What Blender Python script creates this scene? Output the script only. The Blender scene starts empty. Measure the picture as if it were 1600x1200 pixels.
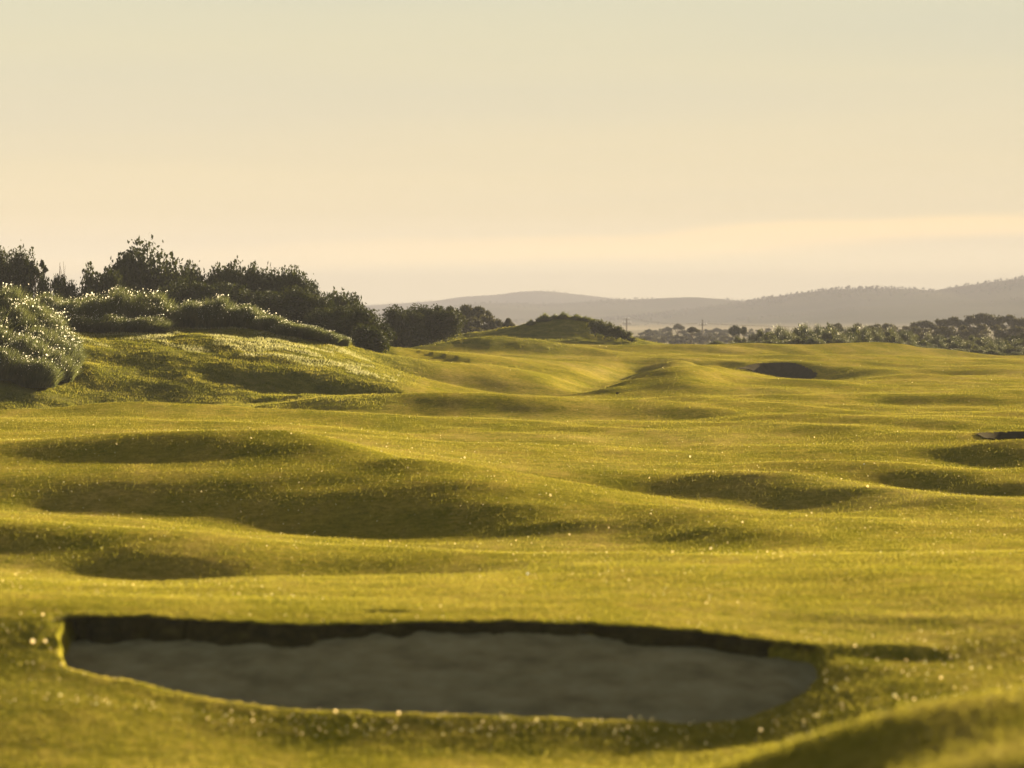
import bpy, math, random
import numpy as np
from mathutils import Vector

# ------------------------------------------------------------------ camera, light, sky
sc = bpy.context.scene
COL = sc.collection
CAM_Z = 4.6
F = 5051.0            # focal length in units of a 1600 wide picture
H0 = 500.0            # height of the horizon in that picture
SUN_EL, SUN_AZ = 9.3, 31.0      # degrees; azimuth measured from straight ahead, positive to the right

cam_d = bpy.data.cameras.new("camera")
cam = bpy.data.objects.new("camera", cam_d)
COL.objects.link(cam)
cam.location = (0, 0, CAM_Z)
cam.rotation_euler = (math.radians(90), 0, 0)
cam_d.sensor_width = 36
cam_d.lens = 36 * F / 1600
cam_d.shift_y = -(600 - H0) / 1600
cam_d.clip_start = 0.5
cam_d.clip_end = 20000
cam_d.dof.use_dof = True
cam_d.dof.focus_distance = 175
cam_d.dof.aperture_fstop = 1.2
sc.camera = cam

world = bpy.data.worlds.new("World")
sc.world = world
world.use_nodes = True
EXPOSURE = 3.3
HAZE_D, HAZE_TOP = 2.6e-4, 92.0
HAZE_L = (.62, .53, .39)          # how bright the haze itself looks once exposed

def build_world():
    nt = world.node_tree
    nt.nodes.clear()
    N, L = nt.nodes.new, nt.links.new
    out = N("ShaderNodeOutputWorld")
    bg = N("ShaderNodeBackground")
    sky = N("ShaderNodeTexSky")
    sky.sky_type = 'NISHITA'
    sky.sun_disc = False
    sky.sun_elevation = math.radians(SUN_EL)
    sky.sun_rotation = math.radians(SUN_AZ)
    sky.dust_density = 3.0
    sky.air_density = 1.0
    sky.ozone_density = 1.0
    tc = N("ShaderNodeTexCoord")
    sep = N("ShaderNodeSeparateXYZ")
    L(tc.outputs["Generated"], sep.inputs[0])
    # warm veil of thin cloud low over the horizon
    ramp = N("ShaderNodeValToRGB")
    mr = N("ShaderNodeMapRange")
    mr.inputs["From Min"].default_value = 0.0
    mr.inputs["From Max"].default_value = 0.30
    L(sep.outputs["Z"], mr.inputs["Value"])
    L(mr.outputs[0], ramp.inputs[0])
    def lin(c):
        return [((v / 255 + 0.055) / 1.055) ** 2.4 if v > 10 else v / 255 / 12.92 for v in c]
    # colour of the open sky by height, as it must be behind the haze to look so through it
    seen = [(0.0, (238, 221, 187)), (0.9, (238, 221, 187)), (1.4, (238, 221, 188)), (1.9, (237, 220, 184)), (2.8, (235, 220, 184)), (3.6, (231, 219, 186)),
            (4.8, (226, 218, 187)), (5.8, (221, 217, 190)), (9, (196, 196, 180)), (17.4, (150, 150, 140))]
    stops = []
    for e_, c_ in seen:
        path = min(6400.0, HAZE_TOP / max(math.sin(math.radians(e_)), 1e-4))
        T = math.exp(-HAZE_D * path)
        v = [max((q - (1 - T) * hz) / T, .02) for q, hz in zip(lin(c_), HAZE_L)]
        stops.append((math.sin(math.radians(e_)) / 0.30, v))
    el = ramp.color_ramp.elements
    while len(el) > 1:
        el.remove(el[-1])
    for i, (p, c) in enumerate(stops):
        e = el[0] if i == 0 else el.new(p)
        e.position = p
        e.color = (*c, 1)
    # cloud streaks
    mp = N("ShaderNodeMapping")
    mp.inputs["Scale"].default_value = (3.0, 3.0, 62.0)
    L(tc.outputs["Generated"], mp.inputs[0])
    noi = N("ShaderNodeTexNoise")
    noi.inputs["Scale"].default_value = 1.1
    noi.inputs["Detail"].default_value = 4.0
    noi.inputs["Roughness"].default_value = 0.45
    L(mp.outputs[0], noi.inputs["Vector"])
    cr = N("ShaderNodeMapRange")
    cr.inputs["From Min"].default_value = 0.35
    cr.inputs["From Max"].default_value = 0.68
    L(noi.outputs["Fac"], cr.inputs["Value"])
    warm = N("ShaderNodeMix"); warm.data_type = 'RGBA'; warm.blend_type = 'MULTIPLY'
    warm.inputs["Factor"].default_value = 1.0
    tint = N("ShaderNodeMix"); tint.data_type = 'RGBA'
    tint.inputs["A"].default_value = (0.975, 0.975, 0.985, 1)
    tint.inputs["B"].default_value = (1.03, 1.01, 0.97, 1)
    L(cr.outputs[0], tint.inputs["Factor"])
    L(ramp.outputs[0], warm.inputs["A"])
    L(tint.outputs["Result"], warm.inputs["B"])
    sc1 = N("ShaderNodeMix"); sc1.data_type = 'RGBA'; sc1.blend_type = 'MULTIPLY'
    sc1.inputs["Factor"].default_value = 1.0
    g = 1.0 / (2 ** EXPOSURE) / 0.05
    sc1.inputs["B"].default_value = (g, g, g, 1)
    # one long bright streak of cloud low on the right
    def math_(op, a, b=None, c_=None):
        n = N("ShaderNodeMath"); n.operation = op
        for i, v in enumerate((a, b, c_)):
            if v is None: continue
            if isinstance(v, (int, float)): n.inputs[i].default_value = v
            else: L(v, n.inputs[i])
        return n.outputs[0]
    wig = N("ShaderNodeTexNoise"); wig.inputs["Scale"].default_value = 1.0; wig.inputs["Detail"].default_value = 5.0
    mp2 = N("ShaderNodeMapping"); mp2.inputs["Scale"].default_value = (9.0, 9.0, 90.0)
    L(tc.outputs["Generated"], mp2.inputs[0]); L(mp2.outputs[0], wig.inputs["Vector"])
    zz = math_('MULTIPLY_ADD', wig.outputs["Fac"], 0.010, sep.outputs["Z"])
    zz = math_('MULTIPLY_ADD', sep.outputs["X"], -0.045, zz)
    def band(lo, hi, v):
        m_ = N("ShaderNodeMapRange"); m_.interpolation_type = 'SMOOTHSTEP'
        m_.inputs["From Min"].default_value = lo; m_.inputs["From Max"].default_value = hi
        L(v, m_.inputs["Value"]); return m_.outputs[0]
    up = band(.0215, .0262, zz); dn = band(.0325, .0292, zz)
    fade = band(-.10, .10, sep.outputs["X"])
    bf = math_('MULTIPLY', math_('MULTIPLY', up, dn), math_('MULTIPLY_ADD', fade, .75, .25))
    bandc = N("ShaderNodeMix"); bandc.data_type = 'RGBA'
    bandc.inputs["A"].default_value = (1, 1, 1, 1); bandc.inputs["B"].default_value = (1.24, 1.13, .98, 1)
    L(bf, bandc.inputs["Factor"])
    wb = N("ShaderNodeMix"); wb.data_type = 'RGBA'; wb.blend_type = 'MULTIPLY'; wb.inputs["Factor"].default_value = 1.0
    L(warm.outputs["Result"], wb.inputs["A"]); L(bandc.outputs["Result"], wb.inputs["B"])
    L(wb.outputs["Result"], sc1.inputs["A"])
    # higher up the plain Nishita sky takes over
    mix = N("ShaderNodeMix"); mix.data_type = 'RGBA'
    mr2 = N("ShaderNodeMapRange"); mr2.interpolation_type = 'SMOOTHSTEP'
    mr2.inputs["From Min"].default_value = 0.12
    mr2.inputs["From Max"].default_value = 0.55
    L(sep.outputs["Z"], mr2.inputs["Value"])
    L(mr2.outputs[0], mix.inputs["Factor"])
    L(sc1.outputs["Result"], mix.inputs["A"])
    warm2 = N("ShaderNodeMix"); warm2.data_type = 'RGBA'; warm2.blend_type = 'MULTIPLY'
    warm2.inputs["Factor"].default_value = 1.0
    warm2.inputs["B"].default_value = (.62, .50, .36, 1)
    L(sky.outputs[0], warm2.inputs["A"])
    L(warm2.outputs["Result"], mix.inputs["B"])
    L(mix.outputs["Result"], bg.inputs["Color"])
    bg.inputs["Strength"].default_value = 0.05
    L(bg.outputs[0], out.inputs["Surface"])
build_world()

sun_d = bpy.data.lights.new("sun", 'SUN')
sun_d.energy = 5.0
sun_d.angle = math.radians(0.6)
sun_d.color = (1.0, 0.83, 0.55)
sun = bpy.data.objects.new("sun", sun_d)
COL.objects.link(sun)
_a, _e = math.radians(SUN_AZ), math.radians(SUN_EL)
SUN_DIR = Vector((math.sin(_a) * math.cos(_e), math.cos(_a) * math.cos(_e), math.sin(_e)))   # towards the sun
sun.rotation_euler = SUN_DIR.to_track_quat('Z', 'Y').to_euler()

vs = sc.view_settings
sc.display_settings.display_device = 'sRGB'
vs.view_transform = 'Standard'
vs.look = 'None'
vs.gamma = 1
vs.use_curve_mapping = False
vs.exposure = EXPOSURE
cy = sc.cycles
cy.use_denoising = True
cy.max_bounces = 6
cy.diffuse_bounces = 3
cy.transmission_bounces = 4
cy.transparent_max_bounces = 8
cy.volume_bounces = 1
cy.sample_clamp_indirect = 4

R = np.random.RandomState(11)
rnd = random.Random(5)

# ------------------------------------------------------------------ helpers
def tag(o, label=None, cat=None, group=None, kind=None):
    if label: o["label"] = label
    if cat: o["category"] = cat
    if group: o["group"] = group
    if kind: o["kind"] = kind
    return o

def mesh_np(name, verts, faces, mat, smooth=False):
    """verts (n,3), faces (m,k) with constant k."""
    verts = np.asarray(verts, dtype=np.float32)
    faces = np.asarray(faces, dtype=np.int32)
    me = bpy.data.meshes.new(name)
    n, m, k = len(verts), len(faces), faces.shape[1]
    me.vertices.add(n)
    me.vertices.foreach_set("co", verts.ravel())
    me.loops.add(m * k)
    me.loops.foreach_set("vertex_index", faces.ravel())
    me.polygons.add(m)
    me.polygons.foreach_set("loop_start", np.arange(0, m * k, k, dtype=np.int32))
    me.polygons.foreach_set("loop_total", np.full(m, k, dtype=np.int32))
    if smooth:
        me.polygons.foreach_set("use_smooth", np.ones(m, dtype=bool))
    me.update(calc_edges=True)
    if mat: me.materials.append(mat)
    return me

def link(name, me, parent=None, loc=(0, 0, 0)):
    o = bpy.data.objects.new(name, me)
    COL.objects.link(o)
    o.location = loc
    if parent: o.parent = parent
    return o

def empty(name, loc, rz=0.0):
    o = bpy.data.objects.new(name, None)
    COL.objects.link(o)
    o.location = loc
    o.rotation_euler = (0, 0, rz)
    o.empty_display_size = 0.3
    return o

def copy_thing(root, loc, rz, scale, label):
    r = root.copy(); COL.objects.link(r)
    r.location = loc; r.rotation_euler = (0, 0, rz); r.scale = scale
    r["label"] = label
    for ch in list(root.children):
        c = ch.copy(); COL.objects.link(c); c.parent = r
    return r

class Noise:
    def __init__(self, seed):
        r = np.random.RandomState(seed)
        self.p = r.permutation(512)
        self.g = r.uniform(0, 2 * np.pi, 512)
    def _grad(self, ix, iy, fx, fy):
        h = self.p[(self.p[ix & 511] + iy) & 511]
        a = self.g[h]
        return np.cos(a) * fx + np.sin(a) * fy
    def __call__(self, x, y):
        ix = np.floor(x).astype(int); iy = np.floor(y).astype(int)
        fx = x - ix; fy = y - iy
        u = fx * fx * fx * (fx * (fx * 6 - 15) + 10); v = fy * fy * fy * (fy * (fy * 6 - 15) + 10)
        a = self._grad(ix, iy, fx, fy); b = self._grad(ix + 1, iy, fx - 1, fy)
        c = self._grad(ix, iy + 1, fx, fy - 1); d = self._grad(ix + 1, iy + 1, fx - 1, fy - 1)
        return (a + u * (b - a)) * (1 - v) + (c + u * (d - c)) * v
NZ = [Noise(s) for s in range(8)]

def sstep(a, b, x):
    t = np.clip((x - a) / (b - a), 0, 1)
    return t * t * (3 - 2 * t)

# ------------------------------------------------------------------ terrain
# heights pinned where the crests, feet and hollows of the links land stand
CP = []      # (tan of the bearing, distance, height)
def c(*pts):
    for x, y, Y in pts:
        CP.append(((x - 800) / F, Y, CAM_Z - (y - H0) / F * Y))
def cz(*pts):
    for x, Y, z in pts:
        CP.append(((x - 800) / F, Y, z))

# near ground and the mound at the right
cz((-300, 18, 1.0), (300, 18, .9), (800, 18, .9), (1300, 18, 1.25), (1500, 18, 1.42), (2000, 18, 1.7))
cz((-300, 24, .2), (300, 24, .15), (800, 24, .25), (1100, 23.5, .85))
c((1260, 1180, 24.5), (1350, 1130, 25), (1450, 1100, 25.5), (1600, 1075, 26), (1900, 1050, 26))
cz((1300, 21.5, 1.30), (1420, 21.8, 1.50), (1600, 21.8, 1.68))
cz((1300, 33.5, -.35), (1450, 34.5, -.2), (1600, 35, -.05), (2000, 35, .1), (1350, 29.5, .35), (1500, 30, .5), (1650, 30, .6))
cz((-300, 32, -.85), (200, 32, -.9), (600, 32, -.95), (1000, 32, -.85))
c((-300, 1200, 38.60), (100, 1200, 38.60), (400, 1195, 39.60), (700, 1200, 39.50), (1000, 1200, 39.50), (1200, 1165, 39.88))
c((100, 1112, 41.38), (250, 1138, 41.13), (400, 1155, 41.08), (600, 1162, 40.98), (800, 1166, 40.98), (1000, 1166, 41.08), (1150, 1160, 41.12), (1280, 1120, 41.51))
# front lip of the big bunker
c((-300, 1050, 43.40), (0, 1050, 43.40), (95, 1052, 43.50), (170, 1062, 43.32), (250, 1077, 43.05), (330, 1093, 42.68), (400, 1104, 42.50), (500, 1114, 42.30),
  (650, 1120, 42.20), (800, 1124, 42.10), (1000, 1128, 42.10), (1130, 1130, 42.10), (1180, 1119, 42.24), (1250, 1090, 42.83), (1275, 1062, 43.65))
c((1330, 1075, 42.90), (1450, 1050, 43.50), (1600, 1035, 44.00), (1900, 1030, 44.20))
# back lip
c((-300, 940, 47.6), (0, 948, 47.4), (60, 958, 47.0), (100, 964, 46.6), (200, 963, 46.8), (300, 970, 46.6), (400, 976, 46.3), (500, 977, 46.3), (600, 974, 46.6), (700, 972, 46.7),
  (850, 971, 46.8), (1000, 980, 46.4), (1100, 986, 46.2), (1200, 996, 45.9), (1290, 1010, 45.3))
c((0, 1000, 45.2), (1340, 1035, 44.3), (1450, 1030, 44.6), (1600, 1003, 45.6), (1340, 990, 46.8), (1450, 988, 46.8), (1600, 978, 47.2))
# open grass just behind
c((-300, 905, 54), (0, 915, 53), (200, 925, 52), (400, 930, 52), (600, 932, 52), (800, 930, 52), (1000, 935, 51.5), (1200, 940, 51.5), (1400, 940, 51.5), (1600, 930, 52), (1900, 930, 52))
# hollow at the left
c((-300, 905, 62), (0, 900, 63), (150, 905, 63), (300, 912, 63.8), (400, 915, 63.6), (520, 903, 62.5), (700, 895, 60), (900, 890, 60), (1100, 885, 60), (1300, 880, 60.5), (1600, 870, 62), (1900, 870, 62))
c((-300, 870, 68), (0, 868, 68), (90, 876, 67.3), (200, 893, 66), (300, 902, 65.2), (390, 905, 65))
c((-300, 845, 70), (0, 845, 70), (120, 858, 68.8), (240, 874, 67.4), (350, 888, 66.4), (430, 893, 66.2))
c((-300, 812, 72.5), (0, 819, 71.8), (150, 831, 70.6), (300, 848, 69.2), (450, 868, 68), (600, 874, 67), (760, 876, 67), (1000, 872, 67), (1300, 866, 67))
# low ground below the big left mound
c((-300, 800, 82), (0, 803, 82.5), (200, 808, 83.2), (350, 818, 83.2), (450, 824, 82.6), (560, 835, 81), (700, 847, 79), (860, 853, 77.5), (1000, 850, 77), (1150, 848, 77), (1300, 842, 77.5), (1450, 832, 79), (1600, 822, 80), (1900, 820, 80))
c((350, 842, 76.5), (450, 852, 76.2), (560, 860, 75.5), (700, 866, 74.5), (860, 870, 73))
c((-300, 775, 87.2), (0, 774, 88.0), (150, 778, 87.9), (300, 786, 87.2), (450, 799, 85.8), (520, 808, 85.0), (620, 812, 84.6), (740, 824, 82.9), (830, 833, 81.4), (900, 838, 80))
c((-300, 745, 91.8), (0, 745, 91.8), (150, 746, 91.6), (300, 748, 91), (450, 756, 89.9), (520, 764, 89.3), (620, 780, 87.3), (740, 802, 84.9), (830, 816, 83))
c((-300, 716, 96.6), (0, 716, 96.6), (150, 713, 96.6), (300, 709, 96), (450, 713, 94.7), (520, 724, 93.1), (620, 743, 90.7), (740, 775, 87.2), (830, 799, 84.4))
c((-300, 692, 105), (0, 692, 105), (150, 688, 104.5), (300, 679, 103), (380, 673, 101), (450, 675, 99.5), (520, 690, 96.8), (620, 716, 93), (740, 754, 88.8), (830, 788, 85.2), (900, 808, 82.6))
# behind the big mound
c((200, 665, 123), (400, 662, 126), (500, 682, 118), (600, 705, 108), (700, 733, 98))
c((950, 772, 90), (1040, 796, 87.5), (1150, 808, 87), (1280, 814, 86.5), (1400, 806, 87.5), (1600, 792, 89), (1900, 792, 89))
c((850, 730, 105), (1000, 728, 107), (1100, 725, 108), (1200, 722, 110))
# right-hand swells
c((1060, 743, 102.8), (1150, 741, 101.6), (1230, 748, 99.6), (1310, 771, 96.2), (1380, 790, 91.5))
c((1085, 756, 100.2), (1165, 759, 99.1), (1245, 769, 97.1), (1320, 787, 94))
c((1095, 770, 97.8), (1180, 777, 96.6), (1260, 787, 94.6), (1340, 799, 91.5))
c((1330, 718, 109), (1420, 724, 106.8), (1500, 737, 104.6), (1590, 760, 101.3), (1900, 760, 101.3))
c((1350, 734, 105.6), (1440, 741, 104.5), (1520, 757, 102.1), (1600, 776, 99.6), (1460, 758, 102.1), (1540, 774, 99.6))
c((1480, 695, 117.5), (1550, 694, 116), (1610, 707, 113.4), (1700, 722, 111), (1500, 708, 114.8), (1560, 713, 113), (1640, 735, 110), (1590, 731, 110.4))
c((1300, 705, 116), (1400, 690, 121), (1500, 673, 127), (1600, 670, 127), (1900, 670, 127), (1600, 655, 137))
# wide fairway
c((700, 690, 125), (850, 690, 126), (1000, 690, 127), (1150, 690, 127), (1300, 680, 130))
c((-300, 660, 138), (0, 652, 141), (60, 638, 146), (200, 629, 149), (300, 633, 147), (420, 650, 141), (560, 666, 137), (700, 668, 139), (850, 668, 140), (1000, 664, 142), (1200, 655, 147), (1400, 650, 149), (1600, 642, 154), (1900, 640, 154))
cz((0, 155, -.5), (200, 159, -.5), (330, 160, -.3))
c((560, 648, 158), (680, 651, 159.3), (800, 650, 159.5), (900, 643, 161))
c((600, 635, 161.6), (700, 636, 162.2), (800, 635, 162.3), (900, 633, 163.5))
c((470, 628, 166), (560, 623, 165), (680, 621, 164.8), (800, 621, 165), (900, 625, 166), (1000, 630, 166))
c((500, 645, 152), (440, 640, 156))
cz((560, 178, -.15), (700, 180, -.2), (820, 180, -.1), (950, 182, .1))
c((1100, 625, 176), (1250, 625, 176), (1400, 630, 175), (1500, 638, 168), (1600, 640, 164), (1560, 615, 180), (1650, 612, 181), (1900, 610, 182))
# left hill
c((-300, 640, 160), (0, 622, 166), (100, 625, 168), (250, 628, 170), (400, 626, 171), (520, 620, 173), (620, 611, 180), (680, 608, 186))
c((-300, 590, 170), (0, 596, 168), (120, 596, 172.5), (300, 592, 177), (450, 590, 179.5), (560, 590, 182.5), (620, 592, 188))
c((-300, 520, 177), (0, 540, 176), (60, 545, 177), (120, 560, 179), (300, 560, 182.5), (420, 560, 184), (500, 562, 186), (560, 568, 189.5))
c((-100, 488, 183), (0, 500, 182), (50, 512, 182), (110, 535, 183), (200, 536, 187), (300, 530, 189), (400, 532, 190), (480, 543, 191.5), (540, 556, 194))
c((100, 520, 190), (200, 517, 195), (300, 513, 199), (400, 514, 198), (470, 525, 198), (540, 545, 200))
c((-200, 500, 210), (0, 500, 210), (150, 502, 208), (300, 504, 210), (420, 510, 208), (500, 525, 208), (580, 550, 212))
c((-200, 503, 240), (0, 505, 240), (200, 510, 240), (400, 520, 240), (500, 533, 240), (600, 549, 245), (700, 553, 265))
cz((-300, 275, 2.2), (0, 275, 2.0), (300, 275, 1.8), (500, 275, 1.5), (620, 300, 1.0))
# far fairway
c((620, 600, 200), (700, 600, 205), (800, 603, 205), (900, 607, 203), (1000, 612, 198), (1100, 607, 200), (1250, 606, 202), (1400, 603, 206), (1600, 598, 210), (1900, 600, 210))
c((620, 575, 240), (700, 578, 240), (800, 578, 243), (900, 578, 245))
c((650, 561, 272), (760, 560, 280), (850, 555, 290), (940, 549, 305))
c((1000, 590, 232), (1100, 590, 236), (1250, 598, 240), (1400, 592, 235), (1600, 585, 232), (1900, 585, 232))
c((1150, 575, 270), (1180, 567, 273), (1210, 565.5, 274), (1240, 567, 273), (1275, 578, 268), (1160, 584, 263), (1200, 595.5, 262), (1240, 594, 262.5), (1275, 588, 262))
c((1330, 573, 272), (1450, 573, 272), (1550, 575, 262), (1700, 570, 270))
c((1020, 560, 285), (1100, 560, 287), (1200, 556, 295), (1300, 556, 295), (1420, 562, 290))
c((960, 540, 328), (1000, 538, 335), (1100, 539, 335), (1200, 538.5, 335), (1300, 538, 335), (1345, 534.5, 335), (1395, 536.5, 335), (1440, 544, 330), (1500, 556.5, 318), (1600, 561, 318), (1900, 562, 318))
cz((1500, 335, .8), (1600, 335, .65), (1900, 335, .7), (1500, 347, .5), (1600, 347, .4))
cz((1000, 355, 1.2), (1200, 360, 1.4), (1400, 360, 1.3), (1600, 360, .3), (1900, 360, .4))
# low mounds in the middle distance and the marram dune
c((600, 553, 285), (650, 541, 296), (700, 530, 300), (760, 526.5, 302), (820, 529, 303), (880, 536, 304), (930, 544, 306))
c((640, 554, 288), (720, 549, 292), (800, 549, 294), (870, 550, 296))
cz((700, 318, .8), (780, 318, .9), (850, 320, 1.0))
c((740, 530, 345), (790, 517, 350), (830, 506, 352), (880, 500, 353), (930, 506, 353), (965, 519, 352), (1000, 533, 350))
c((830, 535, 335), (880, 541, 333), (930, 541, 334), (980, 540, 338))
cz((880, 375, 2.2), (700, 375, -1), (1000, 380, 0), (600, 380, 0), (300, 380, 1.5), (0, 380, 1.5), (-300, 380, 1), (-300, 260, 4))
cz((-700, 60, 0), (-700, 100, 0), (-700, 160, 1), (2300, 60, 0), (2300, 100, 0), (2300, 160, 0.5), (2300, 250, 1), (-700, 25, .5), (2300, 25, 1.5), (-700, 350, 2), (2300, 350, 0))

CP = np.array(CP)
SX = 0.62                                     # crests run across the view
PU = np.stack([CP[:, 0] * SX, np.log(CP[:, 1])], 1)

def tps_fit():
    n = len(PU)
    d2 = ((PU[:, None] - PU[None]) ** 2).sum(-1)
    K = 0.5 * d2 * np.log(d2 + 1e-12)
    K += np.eye(n) * 8e-6
    P = np.concatenate([np.ones((n, 1)), PU], 1)
    A = np.zeros((n + 3, n + 3))
    A[:n, :n] = K; A[:n, n:] = P; A[n:, :n] = P.T
    b = np.zeros(n + 3); b[:n] = CP[:, 2]
    return np.linalg.lstsq(A, b, rcond=None)[0]
WT = tps_fit()

def tps(t, Y):
    q = np.stack([np.ravel(t) * SX, np.log(np.ravel(Y))], 1)
    out = np.empty(len(q))
    pu = PU; w = WT
    for i in range(0, len(q), 20000):
        s = q[i:i + 20000]
        d2 = (s[:, 0:1] - pu[:, 0]) ** 2 + (s[:, 1:2] - pu[:, 1]) ** 2
        out[i:i + 20000] = (0.5 * d2 * np.log(d2 + 1e-12)) @ w[:len(pu)] + w[-3] + s @ w[-2:]
    return out.reshape(np.shape(t))

TMAX = 0.30
def to_ty(X, Y):
    r = np.hypot(X, Y)
    ph = np.arctan2(X, Y)
    m = math.atan(TMAX)
    pc = np.clip(ph, -m, m)
    return np.tan(pc), np.maximum(r * np.cos(pc), 2.0), r, np.abs(ph)

def base_h(X, Y):
    t, Ye, r, ph = to_ty(X, Y)
    Yc = np.clip(Ye, 18, 378)
    z = tps(t, Yc)
    # towards the camera the ground climbs to the mound it stands on
    z = z + (2.9 - z) * (1 - sstep(5, 18, Ye))
    far = -3.0 + 0.6 * NZ[0](X / 160, Y / 160) * 2 - 1.5 * sstep(500, 1500, r)
    z = z + (far - z) * sstep(378, 620, Ye)
    return z

def hit(x, y, fine=True):
    """where the view ray through a picture point meets the ground"""
    Y = np.exp(np.linspace(math.log(19), math.log(378), 2600))
    t = (x - 800) / F
    z = base_h(t * Y, Y)
    yp = H0 + (CAM_Z - z) / Y * F
    k = np.argmax(yp <= y)
    return t * Y[k], Y[k]

# gentle folds: (picture polyline, height, half width)
STROKES = []
def fold(pts, h, w):
    STROKES.append((np.array([hit(*p) for p in pts]), h * 1.05, w))

def stroke_add(X, Y, z):
    for P, h, w in STROKES:
        best = np.full(X.shape, 1e9); sgn = np.zeros(X.shape); along = np.zeros(X.shape)
        x0, x1 = P[:, 0].min() - 5 * w, P[:, 0].max() + 5 * w
        y0, y1 = P[:, 1].min() - 5 * w, P[:, 1].max() + 5 * w
        m = (X > x0) & (X < x1) & (Y > y0) & (Y < y1)
        if not m.any(): continue
        xs, ys = X[m], Y[m]
        bd = np.full(xs.shape, 1e9); sd = np.zeros(xs.shape); al = np.zeros(xs.shape)
        seg = np.diff(P, axis=0); ln = np.hypot(seg[:, 0], seg[:, 1]); tot = ln.sum(); acc = 0
        for i in range(len(seg)):
            dx, dy = seg[i] / ln[i]
            rx, ry = xs - P[i, 0], ys - P[i, 1]
            tt = rx * dx + ry * dy
            tc_ = np.clip(tt, 0, ln[i])
            ex, ey = rx - tc_ * dx, ry - tc_ * dy
            d = np.hypot(ex, ey)
            s = (1 if -dy * SUN_DIR.x + dx * SUN_DIR.y >= 0 else -1) * (dx * ry - dy * rx)     # high side towards the sun
            k = d < bd
            bd[k] = d[k]; sd[k] = s[k]; al[k] = (acc + tt[k]) / tot
            acc += ln[i]
        env = sstep(-0.25, 0.3, al) * (1 - sstep(0.7, 1.25, al))
        q = sd / w
        z[m] += h * env * 1.65 * q * np.exp(-q * q / 2 - np.clip(bd ** 2 - sd ** 2, 0, None) / (2 * w * w))
    return z

fold([(925, 608), (980, 592), (1050, 573)], .75, 1.8)
fold([(925, 594), (975, 580), (1030, 566)], .55, 1.7)
fold([(1015, 608), (1080, 590), (1150, 577)], .6, 2.0)
fold([(1070, 748), (1169, 769), (1262, 784), (1355, 799)], .11, 1.5)
fold([(-60, 762), (120, 768), (300, 780), (430, 794), (560, 812), (700, 830)], .17, 2.6)
fold([(1356, 739), (1469, 757), (1577, 774)], .13, 1.6)
fold([(1495, 703), (1560, 719), (1610, 738)], .12, 1.6)
fold([(0, 838), (150, 864), (280, 893), (400, 909)], .065, 1.6)
fold([(1270, 576), (1330, 588), (1380, 590)], .2, 2.5)
fold([(1285, 634), (1330, 636), (1390, 641)], .09, 1.4)
fold([(1400, 584), (1470, 586), (1545, 585)], .13, 2.5)
fold([(735, 673), (830, 670), (930, 674)], .07, 1.2)
fold([(1000, 757), (1050, 766), (1094, 782)], .13, 1.6)
fold([(1037, 832), (1100, 840), (1169, 855)], .10, 1.4)
fold([(860, 770), (960, 790), (1060, 806)], .08, 1.6)
fold([(0, 740), (100, 745), (190, 742)], .005, 1.6)
fold([(60, 775), (200, 790), (280, 795)], .05, 1.6)
fold([(1000, 640), (1100, 650), (1180, 655)], .12, 2.0)
fold([(660, 570), (740, 566), (820, 566)], .2, 3)
fold([(380, 674), (430, 677), (500, 688)], .045, 1.1)
fold([(600, 800), (700, 822), (830, 840)], .05, 1.6)
fold([(150, 872), (260, 890), (380, 902)], .07, 1.0)
fold([(1290, 1012), (1380, 1012), (1475, 1017)], .036, .26)
fold([(1180, 962), (1350, 967), (1600, 975)], .02, .5)
fold([(1292, 763), (1370, 776), (1450, 791)], .08, 1.3)
fold([(1375, 624), (1480, 628), (1600, 632)], .10, 2.2)

def detail(X, Y):
    r = np.hypot(X, Y)
    z = (0.10 + .05 * sstep(110, 150, r)) * NZ[1](X / 13, Y / 11) + 0.065 * NZ[2](X / 5.5, Y / 4.2) + 0.030 * NZ[3](X / 2.6, Y / 1.5) + 0.010 * NZ[4](X / .9, Y / .6)
    wx = X + 2.5 * NZ[0](X / 17, Y / 23); wy = Y + 4 * NZ[4](X / 19, Y / 29)
    ac = wx * .93 + wy * .36; al = -wx * .36 + wy * .93
    k = .55 + .9 * np.clip(NZ[7](X / 26, Y / 40) + .35, 0, 1)
    kf = sstep(95, 150, r)
    z = z + k * ((.05 + .16 * kf) * NZ[5](ac / 6.5, al / 24) + (.07 + .06 * kf) * NZ[6](ac / 3.1, al / 13)) * sstep(46, 62, r)
    ac2 = wx * .80 - wy * .20; al2 = wx * .25 + wy * .97
    z = z + .20 * NZ[2](ac2 / 7.0, al2 / 34) * sstep(185, 215, r)
    m = rough_mask(X, Y)
    z = z + m * (0.14 * NZ[5](X / 3.1, Y / 2.6) + 0.10 * NZ[6](X / 1.3, Y / 1.2) + .05 * NZ[7](X / .6, Y / .6))
    return z * sstep(12, 30, r)

HILL_EDGE = None
def rough_mask(X, Y):
    t = X / np.maximum(Y, 1); xp = t * F + 800
    a = sstep(158, 166, Y - 0.0 + 6 * NZ[0](X / 9, Y / 9)) * (1 - sstep(575, 690, xp - 0.10 * (Y - 190) * 10))
    a = np.where(Y > 230, sstep(230, 250, Y) * (1 - sstep(600, 640, xp)) + (1 - sstep(230, 250, Y)) * a, a)
    b = np.clip(sstep(292, 298, Y) * (1 - sstep(312, 318, Y)) * (1 - sstep(860, 930, xp)) * sstep(560, 620, xp), 0, 1) * .7
    d = sstep(334, 342, Y + 3 * NZ[0](X / 5, Y / 5))
    n = 1 - sstep(45.2, 46.6, Y + .0 * X)
    n = 0.0 * n
    return np.clip(np.maximum(np.maximum(a, b), np.maximum(d, n)), 0, 1)

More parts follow.
